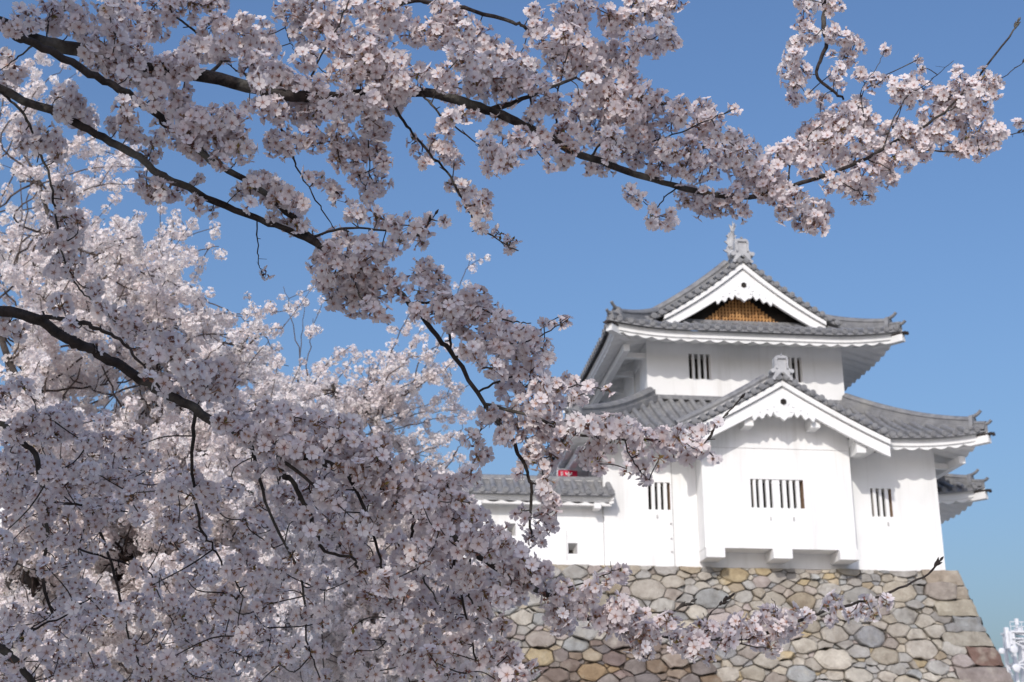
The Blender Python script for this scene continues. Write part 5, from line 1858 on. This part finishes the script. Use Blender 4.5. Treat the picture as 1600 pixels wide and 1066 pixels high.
FAR1 = [(0, 335), (60, 350), (120, 345), (190, 345), (250, 360), (300, 420), (310, 470), (400, 500), (450, 560), (480, 640), (470, 760), (480, 900), (470, 1075), (0, 1075)]
far_tree('cherry tree standing off at the left with a forked dark trunk and dense sunlit crown', (110, 1290, 115, 1120),
         [([(60, 960, 0), (5, 885, .1), (-60, 780, .3)], .11, .05), ([(165, 960, 0), (192, 900, 0), (213, 830, 0), (235, 720, .2), (250, 600, .5), (215, 470, .6)], .10, .03),
          ([(60, 960, 0), (40, 800, -.4), (60, 600, -.4), (90, 420, -.2), (60, 280, 0)], .07, .02), ([(213, 830, 0), (300, 700, .5), (350, 590, .6), (390, 520, .6)], .06, .02),
          ([(192, 900, 0), (300, 900, -.5), (400, 850, -.3)], .06, .02), ([(60, 700, .4), (0, 520, .6), (-40, 300, .6)], .05, .015)],
         [([(180, 420), (250, 385), (345, 352)], .75, .085), ([(220, 430), (290, 400), (342, 385)], .7, .085), ([(210, 480), (270, 430), (312, 404)], .7, .085), ([(250, 520), (350, 495), (428, 488)], .75, .08),
          ([(280, 540), (370, 520), (440, 514)], .7, .08), ([(150, 450), (185, 390), (188, 342)], .6, .085), ([(90, 470), (110, 390), (128, 328)], .6, .085), ([(230, 470), (265, 400), (270, 345)], .6, .085), ([(280, 560), (330, 520), (390, 545)], .7, .085),
          ([(0, 250), (40, 180), (55, 95)], .7, .075), ([(0, 220), (50, 150), (100, 102)], .7, .075), ([(20, 200), (60, 170), (105, 150)], .7, .08), ([(30, 280), (90, 240), (150, 215)], .7, .075), ([(60, 290), (140, 265), (225, 262)], .75, .08),
          ([(60, 310), (120, 290), (180, 285)], .7, .09), ([(0, 320), (40, 250), (120, 222)], .7, .085), ([(60, 270), (130, 235), (200, 245)], .7, .08), ([(0, 180), (15, 120), (10, 85)], .7, .08), ([(20, 340), (60, 300), (40, 260)], .6, .1),
          ([(50, 400), (130, 300), (215, 285)], .4, .09), ([(0, 330), (60, 320), (90, 270)], .3, .1), ([(10, 420), (35, 330), (30, 230)], .12, .1), ([(30, 430), (45, 300), (42, 180)], .12, .1), ([(170, 430), (195, 380), (215, 333)], .12, .1), ([(95, 430), (140, 420), (212, 335)], .1, .12)],
         [(FAR1, 300, 1.7), ([(0, 620), (420, 640), (480, 760), (480, 1075), (0, 1075)], 150, 1.6)], 10.0, 101, .060, .0170, HOLES)
FAR2 = [(400, 600), (450, 560), (500, 560), (560, 590), (590, 640), (640, 660), (650, 690), (700, 730), (730, 780), (760, 860), (780, 960), (770, 1075), (440, 1075), (440, 800)]
far_tree('cherry tree between the left tree and the turret, thin upright twigs above its crown', (560, 1290, 560, 1080),
         [([(560, 950, 0), (552, 800, 0), (545, 680, .1), (520, 600, .2)], .10, .03), ([(545, 720, 0), (552, 662, 0), (585, 637, 0), (640, 610, .1), (690, 578, .2)], .05, .02),
          ([(560, 850, 0), (640, 780, .3), (690, 740, .4)], .06, .02), ([(560, 900, 0), (480, 780, -.3), (460, 680, -.2)], .06, .02), ([(560, 950, 0), (660, 920, -.3), (730, 900, 0)], .05, .02), ([(552, 690, 0), (587, 607, .1), (612, 580, .1)], .04, .015)],
         [([(470, 620), (468, 560), (455, 500), (443, 448)], .10, .1), ([(470, 620), (470, 550), (476, 475)], .04, .2), ([(480, 600), (485, 540), (489, 498)], .2, .08), ([(470, 640), (440, 590), (380, 580)], .8, .075), ([(480, 620), (510, 570), (548, 542)], .75, .075),
          ([(500, 620), (530, 590), (560, 548)], .7, .075), ([(500, 640), (570, 600), (595, 565)], .7, .075), ([(560, 640), (580, 590), (600, 555), (625, 560)], .7, .075), ([(640, 612), (690, 578), (715, 560), (742, 548)], .9, .06), ([(600, 628), (640, 600), (670, 585)], .8, .075), ([(580, 660), (640, 640), (700, 620), (735, 600)], .75, .075),
          ([(600, 660), (660, 645), (720, 640)], .7, .075), ([(560, 680), (620, 670), (680, 655), (730, 650)], .65, .08), ([(620, 690), (650, 700), (690, 672)], .6, .08), ([(640, 720), (680, 700), (720, 672)], .5, .09), ([(660, 730), (700, 720), (712, 705)], .5, .08),
          ([(690, 740), (715, 700), (722, 660)], .1, .1), ([(640, 610), (660, 560), (690, 530), (720, 440), (738, 405)], .28, .1), ([(620, 610), (640, 550), (660, 510)], .8, .075), ([(600, 600), (640, 560), (680, 555)], .8, .075), ([(600, 590), (615, 540), (640, 490), (655, 500)], .7, .075),
          ([(660, 580), (690, 540), (720, 545)], .8, .08), ([(480, 660), (450, 600), (400, 560)], .7, .075)],
         [(FAR2, 230, 1.6), ([(440, 860), (760, 880), (770, 1075), (440, 1075)], 70, 1.2)], 13.0, 202, .060, .0175)
FAR3 = [(380, 880), (500, 850), (620, 870), (700, 900), (720, 1080), (380, 1080)]
far_tree('farthest cherry tree, a low bank of white blossom in front of the glass pavilion', (470, 1290, 480, 1160),
         [([(500, 1060, 0), (520, 960, 0)], .08, .03), ([(560, 1080, 0), (640, 1000, .3)], .07, .03), ([(420, 1080, 0), (400, 980, -.2)], .06, .03)],
         [], [(FAR3, 90, 1.5)], 17.0, 303, .070, .019)
